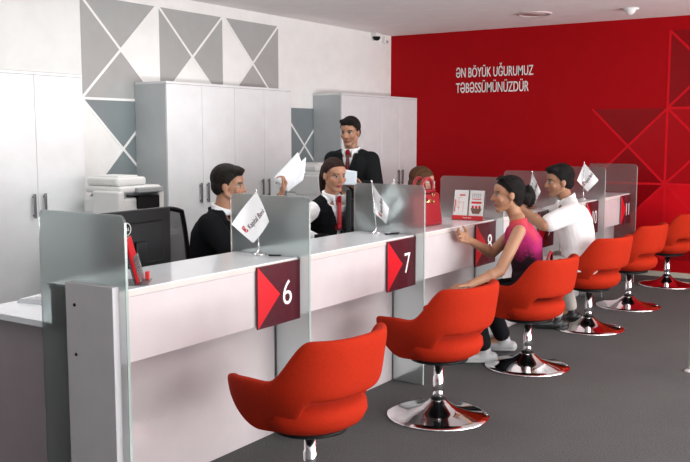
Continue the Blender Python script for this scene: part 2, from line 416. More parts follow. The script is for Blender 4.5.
# ------------------------------------------------------------------ counter desks and glass dividers
YB = 2.94
def desk(k):
    x0, x1 = DIV[k] + .0105, DIV[k + 1] - .0105; n = 6 + k; w = x1 - x0
    words = {6: 'nearest the camera', 7: 'second along the row', 8: 'with the leaflet holder and red handbag', 9: 'behind the customer in pink', 10: 'behind the customer in white shirt', 11: 'last before the red wall'}
    t = thing('service_desk', 'white counter desk with maroon plate numbered %d, %s' % (n, words[n]), 'counter', (x0, YC, 0), 0, 'white numbered service desks')
    y = lambda v: v - YC
    o = obj('counter_shelf', B(0, w, 0, y(YB), ZT - .028, ZT, .003), [M['top']], t)
    obj('edge_band', B(0.001, w - .001, -.002, 0.0, ZT - .026, ZT - .004), M['edge'], o)
    obj('apron', B(0, w, .003, .022, ZA, ZT - .029, .0015, 1), M['gloss'], t)
    obj('apron_underside', B(0, w, .022, y(YR), ZA + .004, ZA + .022), M['gloss'], t)
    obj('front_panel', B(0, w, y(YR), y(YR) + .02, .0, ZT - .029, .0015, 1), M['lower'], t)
    obj('shelf_back', B(0, w, y(YB) - .03, y(YB) - .012, .74, ZT - .029), M['gloss'], t)
    obj('worktop', B(0.0, w, y(YR) + .02, .92, .712, .74, .003), M['top'], t)
    xs = (.06,) if k else (.085,)
    for s in (0, 1):
        a = .07 if (s == 0 and k == 0) else .002
        lo, hi = (a, a + .025) if s == 0 else (w - .027, w - .002)
        obj('side_panel', B(lo, hi, y(YR) + .021, .905, 0, .711, .002), M['endpanel'] if (k == 0 and s == 0) else M['gloss'], t,
            'mauve end panel with painted shade' if (k == 0 and s == 0) else None)
    # number plate
    px1 = w + .0035; px0 = px1 - .325; z0, z1 = .606, .896
    p = obj('number_plate', B(px0, px1, -.012, -.003, z0, z1, .001, 1), M['maroon'], t, 'maroon square plate with red triangle and number %d' % n)
    bm = bmesh.new(); prism(bm, [(px0 + .001, -.0125, z0 + .001), (px0 + .165, -.0125, (z0 + z1) / 2), (px0 + .001, -.0125, z1 - .001)], (0, -.0012, 0))
    obj('plate_triangle', bm, M['arrow'], p, 'red triangle on the number plate')
    s = str(n)
    me = text_mesh(s, .16, bold=-.006, width={6: .068, 7: .066, 8: .068, 9: .068, 10: .115, 11: .095}[n], depth=.002, height=.118)
    xform(me, basis((px0 + .220, -.0145, (z0 + z1) / 2), (1, 0, 0), (0, 0, 1)))
    obj('plate_number', me, M['digit'], p, 'white number %s' % s)
for k in range(6): desk(k)

def rounded_panel(y0, y1, z0, z1, x0, x1, r=.03):
    pts = [(y0, z0), (y1, z0)]
    for a in range(0, 91, 15): pts.append((y1 - r + r * math.cos(R(a)), z1 - r + r * math.sin(R(a))))
    for a in range(90, 181, 15): pts.append((y0 + r + r * math.cos(R(a)), z1 - r + r * math.sin(R(a))))
    bm = bmesh.new(); prism(bm, [(x0, y, z) for y, z in pts], (x1 - x0, 0, 0)); return bm
DL = ['frosted glass divider at the near end with white screwed mounting panel', 'frosted glass divider standing right of the number 6 plate', 'frosted glass divider standing between number 7 plate and red handbag',
      'frosted glass divider behind the red leaflet holder', 'frosted glass divider just behind the head of the customer in pink', 'frosted glass divider behind the white flag next to number 10 plate', 'tinted clear glass panel ending the counter at number 11 plate']
for k, x in enumerate(DIV):
    t = thing('glass_divider', DL[k], 'glass divider', (x, 2.48, 0), 0, 'glass dividers along the counter')
    obj('glass_panel', rounded_panel(0, .492, 0.0, 1.20, -.006, .006), M['glass'] if k < 6 else M['glass_end'], t)
    obj('front_edge', B(-.0062, .0062, -.003, .0, .0, 1.172), M['glassedge'], t, 'pale green polished glass edge')
    if k == 0:
        p = obj('mounting_panel', B(-.042, -.009, .03, .298, 0, .932, .003), M['mount'], t, 'white mounting panel with two dark screws')
        for z in (.845, .65):
            obj('screw', lathe(bmesh.new(), [(0, .003), (.006, .003), (.007, 0)], 12, mtx=Matrix.Translation((-.042, .245, z)) @ Matrix.Rotation(R(-90), 4, 'Y')), M['black'], p)

# ------------------------------------------------------------------ customer swivel chairs
def make_chair():
    root = thing('swivel_chair', '', 'chair', (0, 0, 0), 0, 'orange red swivel chairs along the counter')
    n, m = 56, 10; th = .024; TH = 138
    def surf(u, v, off):
        a = R(u * TH); s = abs(u * TH)
        top = lerp(.745, .568, sst(50, 90, s)); top = lerp(top, .545, sst(98, 138, s))
        bot = lerp(.484, .325, sst(46, 74, s)); bot = lerp(bot, .445, sst(106, 142, s))
        e = sst(126, 140, s); mid = (top + bot) / 2
        top = lerp(top, mid + .046, e * e); bot = lerp(bot, mid - .052, e * e)
        z = lerp(bot, top, v)
        sx, cx = math.sin(a), math.cos(a)
        ax = .258 * math.copysign(abs(sx) ** .82, sx); by = -(.238 if cx > 0 else .32) * math.copysign(abs(cx) ** .82, cx)
        low = 1 - .40 * lerp(1, .30, sst(75, 130, s)) * (1 - sst(.31, .56, z)) ** 1.5
        fl = 1 + .26 * max(0, z - .46) * lerp(1.0, .5, sst(40, 100, s))
        p = Vector((ax * low * fl, by * low * fl, z))
        nrm = Vector((sx * .255, -cx * .275, 0)).normalized()
        p += nrm * off
        if by < 0: p.y -= max(0, z - .5) * .10 * cx
        return p
    bm = bmesh.new()
    prof = []
    for j in range(m + 1): prof.append((j / m, th))
    for j in range(m, -1, -1): prof.append((j / m, -th))
    rings = []
    for i in range(n + 1):
        u = -1 + 2 * i / n
        k = 1.0
        rings.append([bm.verts.new(surf(u, .03 + .94 * v, o * (1 - .35 * (abs(v - .5) * 2) ** 6))) for v, o in prof])
    L = len(prof)
    for a, b in zip(rings[:-1], rings[1:]):
        for j in range(L):
            jj = (j + 1) % L; bm.faces.new((a[j], b[j], b[jj], a[jj]))
    bm.faces.new(rings[0]); bm.faces.new(rings[-1][::-1])
    bmesh.ops.recalc_face_normals(bm, faces=bm.faces[:])
    for f in bm.faces: f.smooth = True
    sh = obj('shell', bm, M['orange'], root)
    sb = sh.modifiers.new('round', 'SUBSURF'); sb.levels = 1; sb.render_levels = 2
    # seat cushion
    bm = bmesh.new(); prof2 = [(0, .325), (.13, .325), (.19, .335), (.235, .36), (.255, .395), (.25, .43), (.225, .452), (.16, .462), (0, .466)]
    lathe(bm, prof2, 48)
    for v in bm.verts:
        r = math.hypot(v.co.x, v.co.y)
        if r > 1e-6:
            ax = abs(math.atan2(v.co.x, v.co.y)); v.co.y = v.co.y * (.90 if v.co.y < 0 else 1.0)
            v.co.x *= .96 if v.co.y < 0 else .90
    obj('seat', bm, M['orange'], root)
    obj('under_plate', lathe(bmesh.new(), [(0, .295), (.10, .297), (.155, .312), (.16, .326), (0, .326)], 32), M['black'], root)
    bm = bmesh.new(); lathe(bm, [(0, .05), (.029, .05), (.029, .21), (.025, .215), (.025, .30), (0, .30)], 24)
    obj('column', bm, M['chrome'], root)
    bm = bmesh.new(); lathe(bm, [(.026, .075), (.044, .07), (.041, .094), (.03, .105), (.026, .105)], 24)
    obj('collar', bm, M['black'], root)
    bm = bmesh.new(); lathe(bm, [(.0, .006), (.272, .0), (.276, .004), (.272, .010), (.235, .017), (.16, .030), (.095, .050), (.060, .074), (.040, .092), (0, .092)], 64)
    obj('base', bm, M['chrome'], root, 'round polished chrome trumpet base')
    return root
ch0 = make_chair()
CH = [((2.825, 2.055), -5, 'empty orange swivel chair nearest the camera, base cut off by the frame'),
      ((4.102, 2.135), -9, 'empty orange swivel chair with full chrome base in front of number 7 plate'),
      ((5.319, 2.124), -9, 'orange swivel chair on which the woman in pink sits'),
      ((6.651, 2.163), -12, 'orange swivel chair on which the man in white shirt sits'),
      ((7.714, 2.159), -7, 'empty orange swivel chair right after the seated man in white shirt'),
      ((9.03, 2.155), -7, 'empty orange swivel chair farthest away, cut by the right frame edge')]
for i, ((x, y), a, lab) in enumerate(CH):
    c = ch0 if i == 0 else copy_tree(ch0)
    c.location = (x, y, 0); c.rotation_euler = (0, 0, R(a)); c['label'] = lab

# ------------------------------------------------------------------ staff chairs
def office_chair():
    root = thing('office_chair', '', 'chair')
    obj('seat', B(-.24, .24, -.23, .24, .42, .49, .03, 3, smooth=True), M['mesh'], root)
    bm = bmesh.new(); nx, nz = 12, 12; g = []
    def bp(u, v): 
        w = .22 * (1 - .25 * max(0, v - .5) ** 2 * 4 * .5) * (1 - .1 * (1 - v))
        return Vector((u * w, -.25 - .05 * v - .05 * (1 - u * u) * .6 + .05, lerp(.55, 1.02, v) - .03 * u * u * v))
    for o in (0, .012):
        g.append([[bm.verts.new(bp(-1 + 2 * i / nx, j / nz) + Vector((0, -o, 0))) for i in range(nx + 1)] for j in range(nz + 1)])
    for gi, gg in enumerate(g):
        for j in range(nz):
            for i in range(nx):
                q = (gg[j][i], gg[j][i + 1], gg[j + 1][i + 1], gg[j + 1][i]); bm.faces.new(q if gi == 0 else q[::-1]).smooth = True
    bo = obj('backrest', bm, M['meshback'], root, 'see-through grey mesh backrest')
    pts = [bp(-1, j / 10) for j in range(11)] + [bp(-1 + 2 * i / 10, 1) for i in range(1, 11)] + [bp(1, 1 - j / 10) for j in range(1, 11)] + [bp(1 - 2 * i / 10, 0) for i in range(1, 10)]
    pts = [p + Vector((0, -.006, 0)) for p in pts]; pts.append(pts[0])
    obj('back_frame', tube(bmesh.new(), pts, .016, 10, False), M['black'], root)
    obj('back_stem', tube(bmesh.new(), [(0, -.29, .6), (0, -.30, .48), (0, -.2, .42), (0, 0, .41)], .022), M['black'], root)
    for s in (-1, 1):
        a = obj('armrest', B(s * .28 - .035, s * .28 + .035, -.15, .12, .655, .685, .012, 3), M['black'], root)
        obj('arm_post', tube(bmesh.new(), [(s * .22, 0, .43), (s * .28, 0, .45), (s * .285, -.02, .66)], .016), M['black'], a)
    obj('column', lathe(bmesh.new(), [(0, .08), (.03, .08), (.03, .41), (0, .41)], 16), M['black'], root)
    for k in range(5):
        a = 2 * PI * k / 5; c, s = math.cos(a), math.sin(a)
        l = obj('leg', tube(bmesh.new(), [(0, 0, .10), (c * .28, s * .28, .065)], [.025, .018]), M['black'], root)
        obj('castor', lathe(bmesh.new(), [(0, -.012), (.03, -.012), (.03, .012), (0, .012)], 16, mtx=Matrix.Translation((c * .28, s * .28, .03)) @ Matrix.Rotation(a, 4, 'Z') @ Matrix.Rotation(R(90), 4, 'X')), M['black'], l)
    return root
m = bpy.data.materials.new('chair_mesh_net'); m.use_nodes = True; nt = m.node_tree; pb = nt.nodes['Principled BSDF']
pb.inputs['Base Color'].default_value = (.05, .055, .06, 1); pb.inputs['Roughness'].default_value = .9; pb.inputs['Specular IOR Level'].default_value = .05
wv = nt.nodes.new('ShaderNodeTexChecker'); wv.inputs['Scale'].default_value = 260; wv.inputs['Color1'].default_value = (.35,) * 3 + (1,); wv.inputs['Color2'].default_value = (.65,) * 3 + (1,)
tc = nt.nodes.new('ShaderNodeTexCoord'); nt.links.new(tc.outputs['Object'], wv.inputs['Vector']); nt.links.new(wv.outputs['Color'], pb.inputs['Alpha']); M['meshback'] = m
OC = office_chair()
def place_office(loc, ang, label, first=False):
    o = OC if first else copy_tree(OC)
    o.location = (loc[0], loc[1], 0); o.rotation_euler = (0, 0, R(ang - 90)); o['label'] = label
place_office((4.17, 3.83), -68, 'black mesh office chair of the seated man in black suit', True)
place_office((5.27, 3.80), -95, 'black mesh office chair of the clerk with a ponytail')
place_office((6.66, 3.80), -75, 'black mesh office chair behind the red handbag')

# ------------------------------------------------------------------ monitors and desk clutter
def monitor(loc, ang, label, w=.50, h=.31, z0=.85, logo=False):
    t = thing('monitor', label, 'monitor', (loc[0], loc[1], .741), R(ang))
    z0 -= .741
    bm = bmesh.new(); box(bm, -w / 2, w / 2, -.016, .016, z0, z0 + h, .008, 3); box(bm, -w * .36, w * .36, -.036, -.012, z0 + .05, z0 + h - .06, .012, 3)
    c = obj('casing', bm, M['black'], t)
    obj('screen', B(-w / 2 + .018, w / 2 - .018, .0165, .0175, z0 + .018, z0 + h - .018), M['blackg'], t)
    obj('stand_neck', B(-.035, .035, -.055, -.036, .01, z0 + .16, .006), M['black'], t)
    obj('stand_foot', B(-.12, .12, -.13, .07, 0, .012, .004), M['black'], t)
    if logo:
        bm = bmesh.new()
        pts = [(.03 * math.cos(a), -.038, .03 * math.sin(a)) for a in [2 * PI * k / 32 for k in range(33)]]
        tube(bm, [Vector(p) + Vector((-.085, 0, z0 + h * .73)) for p in pts], .0022, 6, False)
        obj('logo_ring', bm, M['printer'], c, 'pale ring emblem on the monitor back')
        me = text_mesh('DELL', .02, width=.044, depth=.001, height=.015)
        xform(me, basis((-.085, -.0375, z0 + h * .73), (1, 0, 0), (0, 0, 1))); obj('logo_letters', me, M['printer'], c, 'pale letters inside the ring')
    return t
monitor((2.955, 3.2), 3, 'black monitor seen from behind at the near desk', z0=.825, logo=True)
monitor((4.665, 3.10), 38, 'black monitor seen edge-on before the clerk with a ponytail', .42, .30, .86)

def keyboard(loc, rz, label):
    t = thing('keyboard', label, 'keyboard', (loc[0], loc[1], .741), R(rz))
    obj('base', B(-.21, .21, -.07, .07, 0, .016, .005), M['black'], t)
    bm = bmesh.new()
    for i in range(14):
        for j in range(5): box(bm, -.2 + i * .0285, -.2 + i * .0285 + .024, -.062 + j * .025, -.062 + j * .025 + .021, .016, .021)
    obj('keys', bm, M['mesh'], t)
keyboard((5.04, 3.24), -10, 'black keyboard under the hands of the clerk with a ponytail')
t = thing('pen_cup', 'small black box cup beside the hand of the clerk with a ponytail', 'pen cup', (4.62, 3.26, .741))
bm = bmesh.new()
box(bm, -.035, .035, -.035, .035, 0, .006)
for a in ((-.035, .035, -.035, -.030), (-.035, .035, .030, .035), (-.035, -.030, -.03, .03), (.030, .035, -.03, .03)): box(bm, *a, .006, .115)
obj('cup', bm, M['black'], t)
# newspaper on the end of the first worktop
t = thing('newspaper', 'folded grey printed newspaper on the near end of the worktop', 'newspaper', (2.62, 3.27, .741), R(14))
bm = bmesh.new(); 
for k in range(4): box(bm, -.13 + .004 * k, .13 - .003 * k, -.19, .19 - .004 * k, .004 * k, .004 * k + .0035)
obj('pages', bm, M['paper'], t)
bm = bmesh.new()
random.seed(3)
for r in range(9):
    x = -.115 + .026 * r
    for q in range(3):
        y0 = -.18 + q * .12
        if (r + q) % 4 != 1: box(bm, x, x + .016, y0, y0 + .085 + .02 * random.random(), .0156, .0162)
obj('print', bm, M['print_grey'], t)

# ------------------------------------------------------------------ table flags
def flag(loc, lab, ang, pole_h=.30, dl=(.128, .155), dr=(.062, .15), db=(-.02, .253), lean=0, logo=True, bend=.03, text_side=1):
    """small square flag hanging by one corner from a chrome table stand; ang = world angle of the cloth plane"""
    t = thing('table_flag', lab, 'flag', (loc[0], loc[1], ZT), R(ang), 'white table flags on the counter')
    obj('stand_base', lathe(bmesh.new(), [(0, 0), (.034, 0), (.036, .004), (.030, .010), (.012, .016), (.006, .026), (0, .028)], 28), M['chrome'], t)
    bm = bmesh.new(); tube(bm, [(0, 0, .02), (lean, 0, pole_h)], .003, 8); lathe(bm, [(0, -.004), (.006, 0), (.004, .006), (0, .012)], 12, (lean, 0, pole_h)); obj('pole', bm, M['chrome'], t)
    top = Vector((lean, -.006, pole_h - .004))
    A, Bv = Vector((-dl[0], 0, -dl[1])), Vector((dr[0], 0, -dr[1])); Cv = Vector((db[0], 0, -db[1]))
    n = 10; g = []
    bm = bmesh.new()
    def P(u, v, off=0):
        p = top + A * u + Bv * v + (Cv - A - Bv) * (u * v)
        return Vector((p.x, p.y + bend * math.sin(3.0 * (u - v)) * .5 + off, p.z))
    for o in (0, -.0012): g.append([[bm.verts.new(P(i / n, j / n, o)) for i in range(n + 1)] for j in range(n + 1)])
    for gi, gg in enumerate(g):
        for j in range(n):
            for i in range(n):
                q = (gg[j][i], gg[j][i + 1], gg[j + 1][i + 1], gg[j + 1][i]); f = bm.faces.new(q if gi else q[::-1]); f.smooth = True
    c = obj('cloth', bm, M['flag'], t)
    if logo:
        ax = -A.normalized()   # writing runs up along the pole-side edge, towards the top corner
        def Q(s, r):            # s along writing from left, r up
            u = 1 - s; v = .5 - r; return P(u, v, -.0026)
        W = .5
        bm = bmesh.new()
        sq = [(.10, -.16), (.10, .16), (.17, .16), (.135, .0), (.17, -.16)]
        def pq(pts): poly(bm, [Q(s, r * 1.0) for s, r in pts])
        pq([(.10, -.12), (.10, .12), (.19, .0)]); pq([(.20, .12), (.20, .02), (.115, .12)]); pq([(.20, -.12), (.115, -.12), (.20, -.02)])
        obj('emblem', bm, M['logo'], c, 'small dark red emblem')
        me = text_mesh('Kapital Bank', .1, depth=0.0, bold=.012)
        xs = [v.co.x for v in me.vertices]; x0, x1 = min(xs), max(xs)
        for v in me.vertices:
            s = .27 + (v.co.x - x0) / (x1 - x0) * .70; r = (v.co.y - .035) * 2.3
            v.co = Q(s, r)
        obj('lettering', me, M['maroon'], c, 'dark red lettering')
    return t
flag((3.365, 2.755), 'white table flag with red emblem and lettering before the first frosted divider at number 6', -33, .318, lean=-.012)
flag((4.505, 2.775), 'white table flag with red emblem beside the number 7 plate', -62, .31, (-.012, .18), (.105, .155), (.09, .25), lean=-.03)
flag((4.85, 2.86), 'white table flag blurred behind the frosted divider beside the red handbag', -48, .30)
flag((6.80 - .02, 2.70), 'white table flag behind the hair of the customer in pink', -70, .29, (.03, .17), (.07, .15), (.03, .25))
flag((7.93, 2.66), 'white table flag left of the number 10 plate', -66, .335, (.06, .16), (.13, .155), (.035, .26))

t = thing('pen', 'small dark pen on the counter above the number 7 plate', 'pen', (4.64 - .145, 2.66, ZT), R(-25))
bm = tube(bmesh.new(), [(-.05, 0, .006), (.045, 0, .006), (.055, 0, .006)], [.0055, .0055, .002], 8); obj('barrel', bm, M['black'], t)
obj('clip', B(-.05, -.015, -.0015, .0015, .011, .0135), M['steel'], t)
t = thing('pen', 'thin dark cable shaped as a pen behind the first flag stand at number 6', 'pen', (3.375, 2.665, ZT), R(-58)); t.scale = (.6, .6, .6)  # pen shape standing in for a thin cable
bm = tube(bmesh.new(), [(-.05, 0, .006), (.045, 0, .006), (.055, 0, .006)], [.0055, .0055, .002], 8); obj('barrel', bm, M['black'], t)
obj('clip', B(-.05, -.015, -.0015, .0015, .011, .0135), M['steel'], t)

# ------------------------------------------------------------------ leaflet holders
def leaf(w, h, kind, name, parent, x):
    bm = bmesh.new(); box(bm, x - w / 2, x + w / 2, -.003, 0, .05, .05 + h)
    l = obj(name, bm, M['white'], parent)
    return l
t = thing('leaflet_holder', 'clear leaflet holder with two leaflets and a red base strip', 'leaflet holder', (5.53, 2.668, ZT), R(-86)); t.scale = (.82, .82, .95)
m = Matrix.Rotation(R(-12), 4, 'X')
hold = obj('holder', B(-.145, .145, .004, .008, .035, .225, .001, mtx=m), M['acryl'], t)
obj('foot', B(-.14, .14, -.03, .06, 0, .004, .001), M['acryl'], t)
bm = B(-.14, .14, -.012, -.004, .0, .034, .002, mtx=m)
st = obj('base_strip', bm, M['print_red'], t, 'red strip with small white lettering')
me = text_mesh('Kapital Bank', .02, width=.075, depth=.001, height=.014); xform(me, m @ basis((.0, -.0135, .017), (1, 0, 0), (0, 0, 1))); obj('strip_lettering', me, M['digit'], st)
for x, lab in ((-.07, 'white leaflet with pink drawing'), (.07, 'white leaflet with red band and brown picture')):
    lf = obj('leaflet', B(x - .062, x + .062, -.003, .002, .034, .222, mtx=m), M['white'], t, lab)
    def pr(x0, x1, z0, z1, mt, nm): obj(nm, B(x0, x1, -.0045, -.0032, z0, z1, mtx=m), mt, lf)
    if x < 0:
        bm = bmesh.new()
        for (a, b, c, d) in ((-.105, -.075, .09, .094), (-.10, -.04, .13, .134), (-.09, -.086, .07, .16), (-.05, -.046, .06, .13), (-.11, -.106, .1, .15), (-.105, -.06, .165, .168)):
            box(bm, a, b, -.0045, -.0032, c, d, mtx=m)
        obj('print', bm, M['print_pink'], lf)
        bm = bmesh.new(); box(bm, -.125, -.117, -.0045, -.0032, .06, .15, mtx=m); box(bm, -.085, -.035, -.0045, -.0032, .18, .19, mtx=m); obj('red_print', bm, M['print_red'], lf)
    else:
        bm = bmesh.new(); box(bm, .025, .115, -.0045, -.0032, .125, .14, mtx=m); box(bm, .03, .11, -.0045, -.0032, .155, .16, mtx=m)
        for q in range(3): lathe(bm, [(0, .001), (.011, .001), (.011, 0)], 14, mtx=m @ Matrix.Translation((.04 + .03 * q, -.0035, .10)) @ Matrix.Rotation(R(90), 4, 'X'))
        obj('red_print', bm, M['print_red'], lf)
        bm = bmesh.new(); prism(bm, [m @ Vector(p) for p in ((.02, -.0045, .09), (.12, -.0045, .09), (.10, -.0045, .05), (.04, -.0045, .05))], (0, .001, 0)); obj('picture', bm, M['print_brown'], lf)
        bm = bmesh.new()
        for q in range(5): box(bm, .03 + q * .017, .034 + q * .017, -.0045, -.0032, .165, .20, mtx=m)
        box(bm, .03, .11, -.0045, -.0032, .19, .193, mtx=m); obj('letters', bm, M['print_grey'], lf)
t = thing('leaflet_holder', 'narrow red leaflet holder edge-on beside the near frosted divider', 'leaflet holder', (2.455, 2.640, ZT), R(40))
m = Matrix.Rotation(R(-14), 4, 'X')
hb = obj('holder', B(-.075, .075, .0, .004, .0, .20, .001, mtx=m), M['acryl'], t)
obj('foot', B(-.075, .075, -.05, .05, 0, .004, .001), M['acryl'], t)
obj('front_pocket', B(-.075, .075, -.022, -.019, .004, .11, .001, mtx=m), M['acryl'], t)
lf = obj('leaflet', B(-.07, .07, -.014, -.006, .005, .185, mtx=m), M['arrow'], t, 'red leaflet stack')
obj('red_block', B(.045, .077, -.04, -.024, .004, .036, .002), M['print_red'], t)
t = thing('brochure', 'small pale blue brochure lying on the counter under the flag at number 10', 'brochure', (7.89, 2.80, ZT), R(20))
obj('pages', B(-.05, .05, -.07, .07, 0, .008, .001), M['paper2'], t); obj('cover', B(-.051, .051, -.071, .071, .008, .0095), M['paper2'], t)

# ------------------------------------------------------------------ red handbag on counter 8
t = thing('handbag', 'red leather handbag standing on the counter by number 8', 'handbag', (5.045, 2.755, ZT), R(-6))
bm = bmesh.new(); b = bmesh.new(); bmesh.ops.create_cube(b, size=1)
for v in b.verts:
    up = v.co.z > 0
    v.co = Vector((v.co.x * (.30 if up else .31), v.co.y * (.06 if up else .12), (v.co.z + .5) * .212))
bmesh.ops.bevel(b, geom=b.edges[:], offset=.016, segments=3, profile=.5, affect='EDGES')
for f in b.faces: f.smooth = True
merge(bm, b); body = obj('body', bm, M['redleather'], t)
obj('top_flap', B(-.10, .10, -.038, .038, .218, .236, .008, 3), M['redleather'], t)
for s in (-1, 1):
    pts = []
    for k in range(17):
        a = PI * k / 16; pts.append((-.06 * math.cos(a) * (1.05), s * .03 + s * .004 * math.sin(a), 0.21 + .10 * math.sin(a) ** .7))
    h = obj('handle', tube(bmesh.new(), pts, .0115, 10, True), M['redleather'], t)
    for e in (-1, 1): obj('handle_ring', tube(bmesh.new(), [(e * .063 + .012 * math.cos(a), s * .036, .20 + .012 * math.sin(a)) for a in [2 * PI * k / 12 for k in range(13)]], .003, 6, False), M['brass'], h)
bm = bmesh.new(); tube(bm, [(-.045, -.052, .158), (.045, -.052, .165)], .005, 8); box(bm, -.015, .015, -.057, -.045, .152, .175, .003); tube(bm, [(.045, -.052, .165), (.055, -.052, .145)], .005, 8)
obj('clasp', bm, M['brass'], t)

# barrier post at the right edge
t = thing('barrier_post', 'slim white metal post with small foot at the right frame edge', 'post', (5.765, 1.212, 0))
obj('foot', lathe(bmesh.new(), [(0, 0), (.033, 0), (.033, .006), (.018, .016), (0, .016)], 24), M['printer'], t)
obj('pole', tube(bmesh.new(), [(0, 0, .01), (0, 0, .95)], .012, 16), M['printer'], t)
obj('cap', lathe(bmesh.new(), [(0, .985), (.018, .975), (.02, .955), (.012, .945)], 20), M['chrome'], t)

#PEOPLE_START
# ------------------------------------------------------------------ people
V = Vector
def hd(a): return V((math.cos(R(a)), math.sin(R(a)), 0)), V((math.sin(R(a)), -math.cos(R(a)), 0))
class Blob:
    """a union of tapered limbs, ellipsoids and lofts, fused by a voxel remesh into one skin"""
    def __init__(s): s.bm = bmesh.new()
    def ell(s, c, r, m=None):
        b = bmesh.new(); bmesh.ops.create_uvsphere(b, u_segments=20, v_segments=12, radius=1)
        r = (r, r, r) if not isinstance(r, (tuple, list)) else r
        for v in b.verts: v.co = V((v.co.x * r[0], v.co.y * r[1], v.co.z * r[2]))
        mm = Matrix.Translation(V(c))
        if m is not None: mm = Matrix.Translation(m @ V(c)) @ m.to_3x3().to_4x4() if len(m) == 4 else Matrix.Translation(V(c)) @ m.to_4x4()
        b.transform(mm); merge(s.bm, b); return s
    def chain(s, pts, rad, n=14):
        """tapered limb with rounded ends and joints"""
        pts = [V(p) for p in pts]
        for (a, ra), (b, rb) in zip(list(zip(pts, rad))[:-1], list(zip(pts, rad))[1:]):
            d = (b - a); L = d.length
            if L < 1e-6: continue
            x, y, d = frame_of(d); prof = []
            for k in range(5): t = PI / 2 * k / 4; prof.append((ra * math.sin(t), -ra * math.cos(t)))
            for k in range(5): t = PI / 2 * k / 4; prof.append((rb * math.cos(t), L + rb * math.sin(t)))
            m = Matrix.Identity(4)
            for i in range(3): m[i][0], m[i][1], m[i][2], m[i][3] = x[i], y[i], d[i], a[i]
            lathe(s.bm, prof, n, mtx=m)
        return s
    def loft(s, rings):
        """rings: (centre, xdir, ydir, rx, ry)"""
        n = 28; R_ = []
        for c, x, y, rx, ry in rings:
            q = []
            for k in range(n):
                a = 2 * PI * k / n; ca, sa = math.cos(a), math.sin(a)
                ca = math.copysign(abs(ca) ** .85, ca); sa = math.copysign(abs(sa) ** .85, sa)
                q.append(s.bm.verts.new(V(c) + x * rx * ca + y * ry * sa))
            R_.append(q)
        for a, b in zip(R_[:-1], R_[1:]):
            for k in range(n): s.bm.faces.new((a[k], a[(k + 1) % n], b[(k + 1) % n], b[k]))
        s.bm.faces.new(R_[0][::-1]); s.bm.faces.new(R_[-1]); return s
    def build(s, name, m, parent, org, vox, smooth=4, keep=None, paint=None, label=None, solid=0):
        bmesh.ops.recalc_face_normals(s.bm, faces=s.bm.faces[:])
        me = bpy.data.meshes.new('tmp'); s.bm.to_mesh(me); s.bm.free()
        t = bpy.data.objects.new('tmp', me); C.objects.link(t)
        r = t.modifiers.new('r', 'REMESH'); r.mode = 'VOXEL'; r.voxel_size = vox
        if smooth:
            q = t.modifiers.new('s', 'SMOOTH'); q.factor = .5; q.iterations = smooth
        ev = t.evaluated_get(bpy.context.evaluated_depsgraph_get())
        m2 = bpy.data.meshes.new_from_object(ev)
        bpy.data.objects.remove(t); bpy.data.meshes.remove(me)
        n = len(m2.vertices); co_ = np.zeros(n * 3); m2.vertices.foreach_get('co', co_); co_ = co_.reshape(-1, 3)
        if keep is not None:
            bad = ~keep(co_)
            b = bmesh.new(); b.from_mesh(m2); b.verts.ensure_lookup_table()
            bmesh.ops.delete(b, geom=[v for v, k in zip(b.verts, bad) if k], context='VERTS')
            bmesh.ops.delete(b, geom=[v for v in b.verts if not v.link_faces], context='VERTS')
            # keep the largest island only
            b.verts.index_update(); seen = set(); best = []
            for v in b.verts:
                if v in seen: continue
                st = [v]; seen.add(v); isl = []
                while st:
                    w_ = st.pop(); isl.append(w_)
                    for e in w_.link_edges:
                        o = e.other_vert(w_)
                        if o not in seen: seen.add(o); st.append(o)
                if len(isl) > len(best): best = isl
            bs = set(best); bmesh.ops.delete(b, geom=[v for v in b.verts if v not in bs], context='VERTS')
            b.to_mesh(m2); b.free()
            n = len(m2.vertices); co_ = np.zeros(n * 3); m2.vertices.foreach_get('co', co_); co_ = co_.reshape(-1, 3)
        if paint is not None:
            col = np.ones((n, 4)); col[:, :3] = paint(co_) if callable(paint) else np.array(paint)
            at = m2.attributes.new('Col', 'FLOAT_COLOR', 'POINT'); at.data.foreach_set('color', col.ravel())
        co_ = co_ - np.array(org); m2.vertices.foreach_set('co', co_.ravel()); m2.update()
        m2.polygons.foreach_set('use_smooth', [True] * len(m2.polygons))
        m2.materials.clear()
        return obj(name, m2, m, parent, label)

